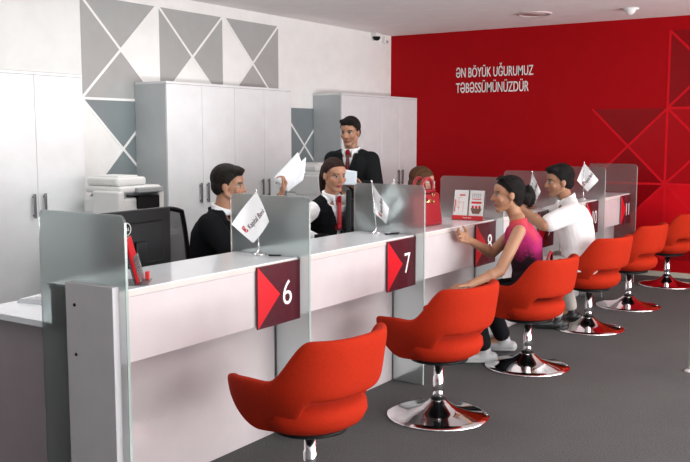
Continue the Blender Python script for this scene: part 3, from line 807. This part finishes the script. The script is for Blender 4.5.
def ik(S, W, a, b, pole):
    S, W, pole = V(S), V(W), V(pole); d = W - S; L = min(d.length, (a + b) * .995)
    W = S + d.normalized() * L; d = d.normalized()
    x = (a * a - b * b + L * L) / (2 * L); h = math.sqrt(max(0, a * a - x * x))
    p = (pole - d * pole.dot(d)).normalized()
    return S + d * x + p * h, W
def hand(bl, W, d, n, t, s=1.0, curl=(25, 35, 25), thumb=1.0):
    """palm, four unequal bent fingers and a side thumb. d fingers, n palm normal, t thumb side"""
    d = V(d).normalized(); t = (V(t) - d * V(t).dot(d)).normalized(); n = V(n); n = (n - d * n.dot(d) - t * n.dot(t))
    n = n.normalized() if n.length > .05 else d.cross(t)
    W = V(W)
    base = [(.028, .088, .0085, (.040, .025, .020)), (.009, .092, .009, (.044, .028, .021)), (-.010, .087, .0085, (.041, .026, .020)), (-.028, .078, .0075, (.032, .019, .017))]
    for i, (o, l, r, seg) in enumerate(base):
        k = W + (d * l + t * o) * s
        bl.chain([W + t * o * .6 * s + d * .01, k], [.0135 * s, .0115 * s], 10)
        p = k; a = 0; pts = [p]
        for sg, c in zip(seg, curl):
            a += c + 3 * i; q = d * math.cos(R(a)) + n * math.sin(R(a)); p = p + q * sg * s; pts.append(p)
        bl.chain(pts, [r * s * 1.05, r * s, r * s * .92, r * s * .8], 10)
    b0 = W + (t * .02 + d * .022) * s; b1 = b0 + (t * .028 + d * .026 + n * .012) * s; b2 = b1 + (t * .010 + d * .030 + n * .014) * s; b3 = b2 + (d * .024 + n * .010) * s
    bl.chain([b0, b1, b2, b3], [.014 * s, .012 * s, .0095 * s, .0085 * s], 10)
    bl.ell(W + d * .045 * s + n * .004, .018 * s)

RX = [(-.16, .135, .10), (-.06, .172, .122), (.08, .168, .118), (.28, .150, .108), (.50, .162, .116), (.70, .180, .120), (.84, .172, .108), (.93, .118, .085), (1.0, .068, .066)]
RXF = [(-.16, .135, .10), (-.06, .172, .122), (.08, .168, .118), (.30, .128, .100), (.50, .138, .108), (.68, .150, .125), (.84, .146, .098), (.93, .102, .075), (1.0, .058, .056)]
def person(label, root, h, P, N, H, hyaw, hpitch, hroll=0, fem=False, arms=None, knees=None, ankles=None, toes=None, skin=(.50, .29, .19), hair='short', haircol=(.010, .008, .007), outfit='suit', hs=1.0, bend=.0, **kw):
    t = thing('person', label, 'person', (root[0], root[1], root[2] if len(root) > 2 else 0)); org = tuple(t.location)
    f, r = hd(h); P, N, H = V(P), V(N), V(H)
    prof = [(a, b_ * kw.get('slim', 1), c * kw.get('slim', 1)) for a, b_, c in (RXF if fem else RX)]
    sp = (N - P); L = sp.length; up = sp.normalized(); fr = (f - up * f.dot(up)).normalized()
    def cen(q): return P + sp * q + fr * (-.035 + bend) * math.sin(PI * max(0, min(1, q)))
    def torso(bl, k=1.0, add=0, q0=-1, q1=2):
        bl.loft([(cen(q), r, fr, rx * k + add, ry * k + add) for q, rx, ry in prof if q0 <= q <= q1])
    shw = .150 if fem else .172
    Sh = {s: cen(.86) + r * shw * s + up * .005 for s in (1, -1)}      # 1 = own right
    ua, fa = (.265, .235) if fem else (.29, .255)
    ru, re, rw = (.043, .036, .024) if fem else (.050, .043, .029)
    A = {}
    for s in (1, -1):
        W, pole, hdir, hn, ht, curl = arms[0 if s == 1 else 1]
        e, w_ = ik(Sh[s], W, ua, fa, pole) if not isinstance(pole, tuple) else (V(pole), V(W)); A[s] = (e, w_, hdir, hn, ht, curl)
    # head frame
    hf, hr = hd(hyaw)
    m = Matrix((hr, hf, V((0, 0, 1)))).transposed()
    m = m @ Matrix.Rotation(R(hpitch), 3, 'X') @ Matrix.Rotation(R(hroll), 3, 'Y')
    m4 = m.to_4x4() * 1.0; m4.translation = H
    m4 = m4 @ Matrix.Diagonal((hs, hs, hs, 1)); mi = m4.inverted()
    hp = lambda p: m4 @ V(p)
    tohead = lambda co_: (np.hstack([co_, np.ones((len(co_), 1))]) @ np.array(mi).T)[:, :3]
    tn = np.array([list(r), list(fr), list(up)])
    totorso = lambda co_: (co_ - np.array(N)) @ tn.T          # u right, w front, v up from the neck base
    # ---- body
    b = Blob()
    torso(b, .90)
    def E(c, rr): 
        bb = bmesh.new(); bmesh.ops.create_uvsphere(bb, u_segments=24, v_segments=16, radius=1)
        rr = (rr,) * 3 if not isinstance(rr, tuple) else rr
        for v in bb.verts: v.co = V((v.co.x * rr[0] + c[0], v.co.y * rr[1] + c[1], v.co.z * rr[2] + c[2]))
        bb.transform(m4); merge(b.bm, bb)
    def K(pts, rad): b.chain([hp(p) for p in pts], [q * hs for q in rad], 12)
    E((0, -.012, .036), (.073, .094, .087)); E((0, .02, -.025), (.060, .070, .080)); E((0, .03, .04), (.066, .06, .055))
    jw = .050 if fem else .055
    K([(-jw, -.005, -.045), (-.016, .062, -.096)], [.018, .018]); K([(jw, -.005, -.045), (.016, .062, -.096)], [.018, .018]); E((0, .066, -.094), (.020, .018, .016))
    E((0, .073, .028), (.048, .016, .012))
    K([(0, .084, .014), (0, .102, -.022)], [.0085, .0115]); E((.011, .090, -.028), .0085); E((-.011, .090, -.028), .0085); E((0, .104, -.025), .0105)
    for s in (1, -1):
        E((s * .036, .058, -.022), (.026, .022, .024)); E((s * .031, .070, .006), (.0135, .012, .0095)); E((s * .074, -.012, -.004), (.009, .019, .030))
    E((0, .080, -.056), (.022, .011, .0062)); E((0, .079, -.067), (.019, .011, .007))
    b.chain([hp((0, -.018, -.05)), N + up * .0 - fr * .005], [.046 if fem else .054, .046 if fem else .052], 18)
    b.chain([cen(.88) + r * shw * .9, N - fr * .01 + up * .01, cen(.88) - r * shw * .9], [.045, .05, .045])
    for s in (1, -1):
        e, w_, hdir, hn, ht, curl = A[s]
        b.chain([Sh[s], e, w_], [ru, re, rw], 16)
        b.ell(e.lerp(w_, .3), re * 1.04)
        hand(b, w_, hdir, hn, ht, .95 if fem else 1.03, curl)
    hips = {s: P + r * .09 * s + up * -.02 for s in (1, -1)}
    for i, s in ((0, 1), (1, -1)):
        b.chain([hips[s], V(knees[i]), V(ankles[i])], [.075, .052, .036], 16)
        tf = V(toes[i]).normalized(); b.chain([V(ankles[i]), V(ankles[i]) + tf * .12 - V((0, 0, .035))], [.036, .028])
    sk = np.array(skin)
    def paint(co_):
        q = tohead(co_); x, y, z = np.abs(q[:, 0]), q[:, 1], q[:, 2]; c = np.tile(sk, (len(co_), 1))
        face = (y > .03) & (z > -.13) & (z < .13)
        if not fem:
            st = face & (z < -.035) & (y > .0); c[st] *= np.array([.80, .80, .84])
        ck = face & (((x - .036) / .022) ** 2 + ((z + .025) / .02) ** 2 < 1); c[ck] *= np.array([1.06, .95, .93])
        lip = face & (y > .066) & (((x) / .0225) ** 2 + ((z + .0615) / .0105) ** 2 < 1); c[lip] = sk * np.array([.85, .45, .5]) if not fem else np.array([.42, .07, .08])
        mo = face & (y > .066) & (x < .021) & (np.abs(z + .0615) < .0014); c[mo] = sk * .25
        ew = face & (((x - .031) / .0155) ** 2 + ((z - .006) / .0068) ** 2 < 1); c[ew] = (.34, .32, .30)
        li = face & (((x - .031) / .0165) ** 2 + ((z - .012) / .0035) ** 2 < 1); c[li] = (.02, .015, .012)
        ir = face & (((x - .031) / .0062) ** 2 + ((z - .006) / .0066) ** 2 < 1); c[ir] = (.015, .010, .008)
        bw = face & (x > .012) & (x < .050) & (np.abs(z - (.027 - .12 * np.abs(x - .032))) < (.0032 if fem else .0048)); c[bw] = (.018, .013, .010)
        return c
    b.build('body', M['skin'], t, org, .0052, 3, paint=paint)
    # ---- hair
    b = Blob()
    def E(c, rr):
        bb = bmesh.new(); bmesh.ops.create_uvsphere(bb, u_segments=24, v_segments=16, radius=1)
        rr = (rr,) * 3 if not isinstance(rr, tuple) else rr
        for v in bb.verts: v.co = V((v.co.x * rr[0] + c[0], v.co.y * rr[1] + c[1], v.co.z * rr[2] + c[2]))
        bb.transform(m4); merge(b.bm, bb)
    def K(pts, rad): b.chain([hp(p) for p in pts], [q * hs for q in rad], 12)
    rnd = random.Random(hash(label) % 1000 if False else len(label))
    if hair == 'short':
        E((0, -.020, .050), (.086, .104, .093)); E((0, .035, .094), (.070, .054, .038)); E((0, -.05, .0), (.076, .066, .07))
        for k in range(7): E((-.05 + .016 * k, .055 + .01 * rnd.random(), .098 + .008 * rnd.random()), (.018, .026, .018))
    else:
        E((0, -.018, .044), (.082, .099, .088)); E((0, -.045, .0), (.078, .068, .075))
        if hair == 'ponytail':
            K([(0, -.09, .045), (0, -.135, .03), (0, -.150, -.04), (.0, -.140, -.13), (0, -.125, -.185)], [.03, .034, .036, .028, .012])
        if hair == 'bun':
            E((0, -.112, -.012), (.048, .046, .05)); E((.0, -.125, -.045), (.034, .034, .03)); E((0, -.145, .0), (.03, .028, .028)); E((-.02, -.135, .025), .026)
            for k in range(9):
                a = 2 * PI * k / 9; K([(0, -.12, -.01), (.02 * math.sin(3 * a), -.125 - .045 * abs(math.cos(a)), -.01 + .062 * math.sin(a)), (.02, -.135 - .05 * abs(math.cos(a)), -.025 + .068 * math.sin(a))], [.02, .013, .006])
            E((0, -.05, -.04), (.062, .05, .05))
        if hair == 'brown':
            E((0, -.025, .045), (.096, .110, .096)); E((0, -.06, -.02), (.085, .07, .07))
    hy = np.array([-.3, -.12, -.07, -.04, -.01, .008, .03, .06, .1, .2]); hz = np.array([-.09, -.092, -.085, -.05, -.03, .0, .035, .066, .074, .074])
    if hair != 'short': hz = np.array([-.3, -.3, -.1, -.05, -.02, .015, .045, .070, .076, .076])
    def keep(co_):
        q = tohead(co_); return q[:, 2] > np.interp(q[:, 1], hy, hz)
    hc = np.array(haircol)
    def hpaint(co_):
        q = tohead(co_); k = .8 + .5 * np.abs(np.sin(q[:, 0] * 90 + q[:, 1] * 40)) ; return hc * k[:, None]
    b.build('hair', M['hairm'], t, org, .0055, 2, keep=keep, paint=hpaint)
    # ---- clothes
    def legs(colr, rr=(.098, .070, .056), cuff=.10, waist=.14):
        b = Blob(); torso(b, 1.0, .010, -1, .09)
        for i, s in ((0, 1), (1, -1)):
            k, a = V(knees[i]), V(ankles[i]); c = a + (k - a).normalized() * (cuff - .06)
            b.chain([hips[s], hips[s].lerp(k, .5), k, c], [rr[0], (rr[0] + rr[1]) / 2, rr[1], rr[2]], 18)
        b.build('trousers', M['cloth'], t, org, .009, 3, paint=colr)
    def shoes(colr, sole, low=False):
        for i in (0, 1):
            a = V(ankles[i]); tf = V(toes[i]).normalized(); b = Blob(); z = org[2] * 0
            g = V((a.x, a.y, a.z - .05))
            b.chain([g - tf * .055, g + tf * .05, g + tf * .15, g + tf * .19], [.038, .040, .034, .024]); b.chain([a + V((0, 0, -.005)), g + tf * .03], [.045, .04])
            zmin = a.z - .085
            def keepz(co_): return co_[:, 2] > zmin
            s = b.build('shoe', M['shoe'], t, org, .006, 3, keep=keepz, paint=lambda q: np.where((q[:, 2:3] < zmin + .022), np.array([sole]), np.array([colr])))
    def sleeve(b, s, add, upto=1.0, rad=None):
        e, w_ = A[s][0], A[s][1]
        if upto <= 1: pts, rr = [Sh[s] - up * .005, Sh[s].lerp(e, upto)], [ru + add + .006, lerp(ru, re, upto) + add + .004]
        else:
            q = upto - 1; pts, rr = [Sh[s] - up * .005, e, e.lerp(w_, q)], [ru + add + .006, re + add, lerp(re, rw, q) + add]
        b.chain(pts, rr, 18)
    def collar(parent, colr, rad=None):
        rad = rad or (.060 if fem else .067)
        b = Blob(); pts = []
        for k in range(25):
            a = -PI / 2 + .14 + (2 * PI - .28) * k / 24   # opens at the front
            na = (hp((0, -.018, -.05)) - N).normalized(); nf = (fr - na * fr.dot(na)).normalized()
            pts.append(N + na * (.022 + .010 * math.sin(a)) + r * rad * math.cos(a) - nf * (rad * math.sin(a) + .002))
        for o in (-.008, .004, .016): b.chain([p + na * o for p in pts], [.0085] * 25, 8)
        for s in (1, -1):     # points of the collar
            q = N + fr * (rad + .006) + r * s * .020 + up * .022
            b.chain([q + r * s * .018 - fr * .006, q - up * .055 + r * s * .014 + fr * .012], [.014, .006], 8)
        return b.build('collar', M['cloth'], parent, org, .005, 2, paint=colr)
    def surf_front(q, u, off):       # a point on the chest: q down the spine, u sideways
        k = np.interp(q, [p[0] for p in prof], [p[2] for p in prof]); kx = np.interp(q, [p[0] for p in prof], [p[1] for p in prof])
        return cen(q) + r * u + fr * ((k + off) * math.sqrt(max(0, 1 - (u / (kx + .02)) ** 2)))
    def tie(colr, off=.026, q1=.45, w=.034):
        b = bmesh.new(); rows = []
        qs = [1.0, .97, .90, .8, .7, .6, q1 + .05, q1]; ws = [.016, .012, .014, .018, .022, .027, .034, .002]
        for q, ww in zip(qs, ws): rows.append([b.verts.new(surf_front(q, u * ww * w / .034, off + .006 * (1 - u * u)) - V(org)) for u in (-1, -.5, 0, .5, 1)])
        for a, c in zip(rows[:-1], rows[1:]):
            for i in range(4): b.faces.new((a[i], a[i + 1], c[i + 1], c[i])).smooth = True
        me_o = obj('tie', b, colr, t)
        sd = me_o.modifiers.new('thick', 'SOLIDIFY'); sd.thickness = .006
        b2 = Blob(); b2.ell(surf_front(.985, 0, off + .002) + up * .018, (.024, .018, .026)); b2.build('tie_knot', M['cloth'], me_o, org, .005, 2, paint=kw['tiecol'])
    def vkeep(v0, w0, armhole=None, top=.03):
        def k(co_):
            q = totorso(co_); u, w_, v = np.abs(q[:, 0]), q[:, 1], q[:, 2]
            V_ = np.clip(1 + (v + .02) / v0, 0, 2) * w0
            cut = (w_ > .0) & (u < V_) & (v > -v0)
            cut |= (v > top)
            if armhole: cut |= (u > armhole)
            return ~cut
        return k
    if outfit in ('suit', 'vest'):
        b = Blob(); torso(b, 1.0, .006, -1, .99)
        for s in (1, -1): sleeve(b, s, .010, 1.97)
        b.chain([cen(.87) + r * shw * .9, N - fr * .01, cen(.87) - r * shw * .9], [.05, .06, .05])
        sh = b.build('shirt', M['cloth'], t, org, .007, 3, paint=(.80, .82, .84), keep=lambda q: totorso(q)[:, 2] < .035)
        collar(sh, (.82, .84, .86))
        if outfit == 'suit':
            b = Blob(); torso(b, 1.03, .020, -1, .99)
            for s in (1, -1): sleeve(b, s, .024, 1.93)
            b.chain([cen(.87) + r * shw, N - fr * .015 - up * .005, cen(.87) - r * shw], [.062, .07, .062])
            ring = [N + up * (.010 - .012 * math.sin(a)) + r * .082 * math.cos(a) + fr * .078 * math.sin(a) for a in [PI * (.12 - 1.24 * k / 16) for k in range(17)]]
            b.chain(ring, [.019] * 17, 8)
            jk = b.build('jacket', M['cloth'], t, org, .0075, 3, paint=kw['jacket'], keep=vkeep(.30, .064))
            for s in (1, -1):
                bl = Blob(); pts = []
                for k in range(10):
                    q = lerp(.99, .40, k / 9); u = s * lerp(.068, .008, k / 9); pts.append(surf_front(q, u, .034))
                bl.chain(pts, [.012, .016, .019, .021, .021, .020, .017, .014, .011, .008], 10)
                bl.build('lapel', M['cloth'], jk, org, .006, 3, paint=tuple(c * .8 for c in kw['jacket']))
        else:
            b = Blob(); torso(b, 1.04, .016, -1, .99)
            b.chain([cen(.885) + r * shw * .80, N - fr * .012 - up * .006, cen(.885) - r * shw * .80], [.060, .068, .060])
            jk = b.build('vest', M['cloth'], t, org, .007, 3, paint=kw['jacket'], keep=vkeep(.25, .070))
        tie(kw['tiemat'], w=kw.get('tiew', .034), q1=kw.get('tieq', .45))
        legs(kw.get('legcol', (.012, .013, .016))); shoes((.01, .01, .01), (.01, .01, .01))
    if outfit == 'top':       # sleeveless patterned blouse
        b = Blob(); torso(b, 1.0, .012, -1, .99)
        b.chain([cen(.88) + r * shw * .82, N - fr * .012 - up * .004, cen(.88) - r * shw * .82], [.056, .060, .056])
        def kp(co_):
            q = totorso(co_); u, w_, v = np.abs(q[:, 0]), q[:, 1], q[:, 2]
            return ~((v > .004) | ((w_ > 0) & (v > -.10) & (u < .085 * (1 + v / .10))) | ((u > .172) & (v > -.12)))
        def pt(co_):
            q = totorso(co_); u, w_, v = q[:, 0], q[:, 1], q[:, 2]
            a = v - .035 + .03 * np.sin(u * 40) + .02 * np.sin(w_ * 55 + 1) - .25 * (w_)          # wavering bands
            c = np.zeros((len(co_), 3)); k = np.clip(-a / .16, 0, 1)[:, None]
            coral, mag, blk = np.array([.62, .08, .075]), np.array([.34, .02, .12]), np.array([.022, .012, .018])
            c = coral * (1 - k) + mag * k; k2 = np.clip((-a - .19) / .10, 0, 1)[:, None]
            dots = (np.sin(v * 210) * np.sin(u * 170 + w_ * 120) > .55)[:, None] & (k2 > .1) & (k2 < .9)
            c = c * (1 - k2) + blk * k2; return np.where(dots, mag * .8, c)
        b.build('blouse', M['cloth'], t, org, .006, 3, keep=kp, paint=pt)
        legs((.010, .010, .012), (.092, .066, .058), cuff=.11); shoes((.40, .40, .41), (.70, .70, .70))
    if outfit == 'shirt':
        b = Blob(); torso(b, 1.05, .016, -.06, .99)
        for s in (1, -1): sleeve(b, s, .022, .78)
        b.chain([cen(.87) + r * shw, N - fr * .012 - up * .004, cen(.87) - r * shw], [.060, .066, .060])
        sh = b.build('shirt', M['cloth'], t, org, .007, 3, paint=(.82, .80, .80), keep=lambda q: totorso(q)[:, 2] < .03)
        collar(sh, (.82, .81, .81), .070); legs((.50, .46, .42)); shoes((.012, .012, .013), (.02, .02, .02))
    return t, hp, A, cen, Sh

M['tie_red'] = mat('dark_red_tie', (.10, .006, .010), .5, bump=(200, .1))
M['tie_black'] = mat('black_tie', (.012, .008, .009), .5, bump=(200, .1))
dn = V((0, 0, -1))
def seated_legs(P, h, kf=.40, sp=.10, kz=.50, az=.085, back=.05):
    f, r = hd(h); P = V(P)
    k = [P + f * kf + r * sp * s for s in (1, -1)]; k = [V((q.x, q.y, kz)) for q in k]
    a = [q - f * back for q in k]; a = [V((q.x, q.y, az)) for q in a]
    return dict(knees=k, ankles=a, toes=[f, f])
# clerk in the black suit behind desk 7, profile to the right, papers raised
f, r = hd(-68)
Hc = V((4.212, 3.687, 1.175)); Nc = Hc - f * .045 + V((0, 0, -.172)); Pc = V((Nc.x, Nc.y, .545)) - f * .06
person('man in black suit sitting in profile, raising sheets of white paper', (4.05, 3.8), -68, Pc, Nc, Hc, -60, -4, arms=[
    (Hc + f * .33 + r * .12 + V((0, 0, -.385)), r * .8 + dn * .5 - f * .3, f - r * .4, dn, -r, (20, 25, 20)),
    (V((4.505, 3.505, 1.10)), -r * .6 + dn, V((.30, -.10, .75)), V((-.45, .75, .1)), V((-.5, -.7, .2)), (45, 55, 35))],
    **seated_legs(Pc, -68), skin=(.36, .185, .115), outfit='suit', jacket=(.006, .0065, .008), tiecol=(.02, .012, .014), tiemat=M['tie_black'])
# clerk with ponytail behind desk 8
f, r = hd(-100)
Hc = V((5.115, 3.500, 1.21)); Nc = Hc - f * .035 + V((0, 0, -.165)); Pc = V((Nc.x, Nc.y, .545)) - f * .05
person('woman clerk in black vest and white blouse, hair in a ponytail', (5.1, 3.6), -100, Pc, Nc, Hc, -114, -8, fem=True, arms=[
    (V((4.76, 3.36, .79)), r * .9 + dn * .4, V((.75, -.35, -.05)), dn, V((0, 1, 0)), (15, 20, 15)),
    (V((5.10, 3.22, .79)), -r * .9 + dn * .4, f, dn, r, (15, 20, 15))],
    **seated_legs(Pc, -100), skin=(.44, .225, .14), hair='ponytail', haircol=(.022, .010, .008), outfit='vest', jacket=(.006, .0065, .008), tiecol=(.34, .010, .018), tiemat=M['logo'], tiew=.055, tieq=.62, hs=.97)
# standing man behind
f, r = hd(-164)
Hc = V((6.386, 4.206, 1.512)); Nc = Hc - f * .03 + V((0, 0, -.172)); Pc = V((Nc.x, Nc.y, .86)) - f * .03
person('man in dark suit standing behind the clerks, looking down at a sheet', (6.42, 4.22), -164, Pc, Nc, Hc, 188, -8, arms=[
    (V((6.12, 4.14, 1.07)), r * .25 + dn * .8 - f * .5, V((-.15, -.55, .05)), V((-.3, 0, 1)), V((-.6, 0, .5)), (20, 25, 15)),
    (V((6.16, 3.93, 1.075)), -r * .35 + dn * .8 - f * .5, V((-.55, .45, .05)), V((-.2, .2, 1)), V((-.5, -.3, .5)), (25, 30, 20))],
    knees=[V((Pc.x, Pc.y, .46)) + r * .09 + f * .02, V((Pc.x, Pc.y, .46)) - r * .09 + f * .02], ankles=[V((Pc.x, Pc.y, .085)) + r * .10, V((Pc.x, Pc.y, .085)) - r * .10], toes=[f, f],
    skin=(.36, .185, .115), outfit='suit', jacket=(.010, .011, .012), tiecol=(.20, .008, .014), tiemat=M['tie_red'])
# clerk behind the handbag
f, r = hd(-72)
Hc = V((6.784, 3.705, 1.080)); Nc = Hc - f * .06 + V((0, 0, -.160)); Pc = V((Nc.x, Nc.y, .545)) - f * .10
_, hp4, *_r = person('brown-haired clerk with glasses, mostly hidden behind the red handbag', (6.7, 3.8), -72, Pc, Nc, Hc, -58, -10, fem=True, arms=[
    (Hc + f * .30 + r * .14 + V((0, 0, -.30)), r * .9 + dn * .4, f, dn, -r, (15, 20, 15)), (Hc + f * .30 - r * .14 + V((0, 0, -.30)), -r * .9 + dn * .4, f, dn, r, (15, 20, 15))],
    **seated_legs(Pc, -72), skin=(.52, .30, .21), hair='brown', haircol=(.085, .040, .020), outfit='vest', jacket=(.012, .012, .015), tiecol=(.34, .010, .018), tiemat=M['logo'], tiew=.05, tieq=.62)
# customer in the pink blouse on the third chair
h5 = 112; f, r = hd(h5)
Hc = V((5.338, 2.289, 1.107)); Nc = V((5.355, 2.235, .945)); Pc = V((5.345, 2.140, .505))
_, hp5, *_r = person('woman customer in a sleeveless pink blouse with dark bun, one hand raised', (5.32, 2.15), h5, Pc, Nc, Hc, 124, -3, fem=True, arms=[
    (V((5.135, 2.46, .82)), r * .5 + dn * .9 - f * .2, V((-.65, .35, .30)), V((-.3, -.5, -.6)), V((-.2, .3, .8)), (25, 30, 20)),
    (V((4.91, 2.345, .574)), (5.065, 2.215, .648), V((-.55, .75, -.1)), V((.3, 0, -1)), r, (20, 25, 20))],
    knees=[V((5.40, 2.48, .45)), V((5.12, 2.44, .45))], ankles=[V((5.60, 2.41, .088)), V((5.235, 2.39, .088))], toes=[V((-.45, .9, 0)), V((-.6, .8, 0))],
    skin=(.43, .22, .13), hair='bun', haircol=(.010, .008, .008), outfit='top', hs=.99, slim=.88, bend=.01)
# customer in the white shirt on the fourth chair
h6 = 118; f, r = hd(h6)
Hc = V((6.622, 2.417, 1.129)); Nc = V((6.62, 2.345, .975)); Pc = V((6.565, 2.21, .510))
person('man customer in a white short-sleeved shirt leaning on the counter', (6.65, 2.15), h6, Pc, Nc, Hc, 128, -4, arms=[
    (V((6.62, 2.66, .945)), r * .8 + dn * .5, V((-.6, .7, 0)), dn, -r, (20, 25, 20)),
    (V((6.24, 2.60, .955)), -r * .8 + dn * .7, V((-.5, .8, -.02)), dn, r, (20, 25, 20))],
    knees=[V((6.80, 2.47, .50)), V((6.47, 2.45, .50))], ankles=[V((6.82, 2.36, .088)), V((6.50, 2.36, .088))], toes=[V((-.55, .85, 0)), V((-.6, .8, 0))],
    skin=(.34, .17, .10), outfit='shirt', haircol=(.009, .008, .008), bend=.02, hs=1.03)

# ---- things held or worn
def sheet(name, label, cat, quads, material, org, group=None, bulge=.012):
    bm = bmesh.new(); n = 8; O = V(org)
    for q in [quads]:
        a, b_, c, d = [V(p) for p in q]; nn = (b_ - a).cross(d - a).normalized(); g = []
        for i in range(n + 1):
            g.append([])
            for j in range(n + 1):
                u, v = i / n, j / n; p = (a * (1 - u) * (1 - v) + b_ * u * (1 - v) + c * u * v + d * (1 - u) * v)
                g[-1].append(bm.verts.new(p + nn * bulge * math.sin(PI * u) * (.4 + v) - O))
        for i in range(n):
            for j in range(n): bm.faces.new((g[i][j], g[i + 1][j], g[i + 1][j + 1], g[i][j + 1])).smooth = True
    o = obj(name, bm, material); o.location = O; tag(o, label, cat, group)
    s = o.modifiers.new('thick', 'SOLIDIFY'); s.thickness = .0012
    return o
sheet('paper_sheet', 'front white paper sheet held up by the man in black suit', 'paper', [(4.545, 3.475, 1.125), (4.455, 3.530, 1.215), (4.551, 3.397, 1.385), (4.600, 3.375, 1.255)], M['paper'], (4.53, 3.45, 1.13))
sheet('paper_sheet', 'rear white paper sheet fanned out above the raised hand', 'paper', [(4.56, 3.48, 1.135), (4.600, 3.455, 1.290), (4.657, 3.411, 1.350), (4.634, 3.419, 1.200)], M['paper'], (4.55, 3.47, 1.135), bulge=-.012)
sheet('paper_sheet', 'pale blue sheet held by the standing man in dark suit', 'paper', [(5.985, 4.028, 1.085), (6.055, 3.925, 1.085), (6.065, 3.925, 1.195), (5.995, 4.028, 1.215)], M['paper2'], (6.03, 3.97, 1.085), bulge=.006)
def glasses(name, label, hp, cy, cz, lens, framem, tilt=0, w=.030):
    t = thing(name, label, 'glasses', hp((0, cy, cz))); O = V(t.location)
    tl = lambda x, y, z: hp((x, cy + y * math.cos(R(tilt)) - z * math.sin(R(tilt)), cz + y * math.sin(R(tilt)) + z * math.cos(R(tilt)))) - O
    for s in (1, -1):
        pts = [(s * .033 + w * .85 * math.cos(a), .004, .021 * math.sin(a)) for a in [2 * PI * k / 20 for k in range(20)]]
        bm = bmesh.new(); fr_ = [bm.verts.new(tl(x, y, z)) for x, y, z in pts]; bk = [bm.verts.new(tl(x, y - .002, z)) for x, y, z in pts]
        bm.faces.new(fr_); bm.faces.new(bk[::-1])
        for i in range(20): bm.faces.new((fr_[i], fr_[(i + 1) % 20], bk[(i + 1) % 20], bk[i]))
        obj('lens', bm, lens, t)
        obj('rim', tube(bmesh.new(), [tl(*p) for p in pts + pts[:1]], .0032, 8, False), framem, t)
        obj('temple', tube(bmesh.new(), [tl(s * .060, .0, .008), tl(s * .080, -.03, .008), tl(s * .087, -.10, .004)], .0032, 8), framem, t)
    obj('bridge', tube(bmesh.new(), [tl(-.010, .005, .006), tl(0, .008, .010), tl(.010, .005, .006)], .003, 8), framem, t)
    return t
M['lens_dark'] = mat('dark_lens', (.02, .02, .022), .08, spec=.8)
M['lens_clear'] = frosted('clear_lens', (.95, .95, .95), .02, .85, .02)
glasses('sunglasses', 'dark sunglasses pushed up on the hair of the woman in pink', hp5, .046, .112, M['lens_dark'], M['black'], 52, .027)
glasses('eyeglasses', 'pale rimmed glasses worn by the brown-haired clerk', hp4, .092, .006, M['lens_clear'], M['white'])
t = thing('handbag', 'small black bag with dark red strap behind the back of the woman in pink', 'handbag', (5.31, 1.995, .475), R(10))
bm = bmesh.new(); box(bm, -.12, .12, -.03, .03, 0, .20, .025, 3, smooth=True); obj('body', bm, M['black'], t)
bm = bmesh.new(); tube(bm, [(-.09, 0, .19), (-.07, -.01, .25), (-.01, -.015, .285), (.06, -.01, .27), (.10, 0, .19)], .009, 8); obj('strap', bm, M['redleather'], t)
#PEOPLE_END

# ------------------------------------------------------------------ light
w = bpy.data.worlds.new('world'); bpy.context.scene.world = w; w.use_nodes = True
bg = w.node_tree.nodes['Background']; bg.inputs[0].default_value = (.93, .96, 1, 1); bg.inputs[1].default_value = 1.45
def area(name, loc, rot, sx, sy, p, col=(1, 1, 1)):
    l = bpy.data.lights.new(name, 'AREA'); l.shape = 'RECTANGLE'; l.size = sx; l.size_y = sy; l.energy = p; l.color = col
    o = bpy.data.objects.new(name, l); C.objects.link(o); o.location = loc; o.rotation_euler = rot; return o
for x in (.2, 2.6, 5.0): area('ceiling_lamp', (x, .3, ZC - .01), (0, 0, 0), 1.2, .3, 9, (1, .97, .93))
for x, e in ((.6, 5), (2.9, 17), (4.8, 24)): area('ceiling_lamp', (x, 4.1, ZC - .01), (0, 0, 0), 1.2, .3, e, (1, .98, .95))
area('ceiling_lamp', (7.3, .3, ZC - .01), (0, 0, 0), 1.2, .3, 10, (1, .96, .92))
area('window_light', (5.0, YF - .4, 1.35), (R(90), 0, 0), 9, 2.3, 370, (.98, .99, 1))
area('ceiling_fill', (5.0, YF - 1.3, .05), (R(140), 0, 0), 10, 1.6, 750, (1, .95, .92))  # added upward fill outside the shop front, brightens the ceiling
sc = bpy.context.scene
sc.view_settings.view_transform = 'Standard'; sc.view_settings.look = 'None'; sc.view_settings.exposure = 0; sc.view_settings.gamma = 1
sc.cycles.max_bounces = 10; sc.cycles.transparent_max_bounces = 16; sc.cycles.caustics_refractive = False; sc.cycles.caustics_reflective = False
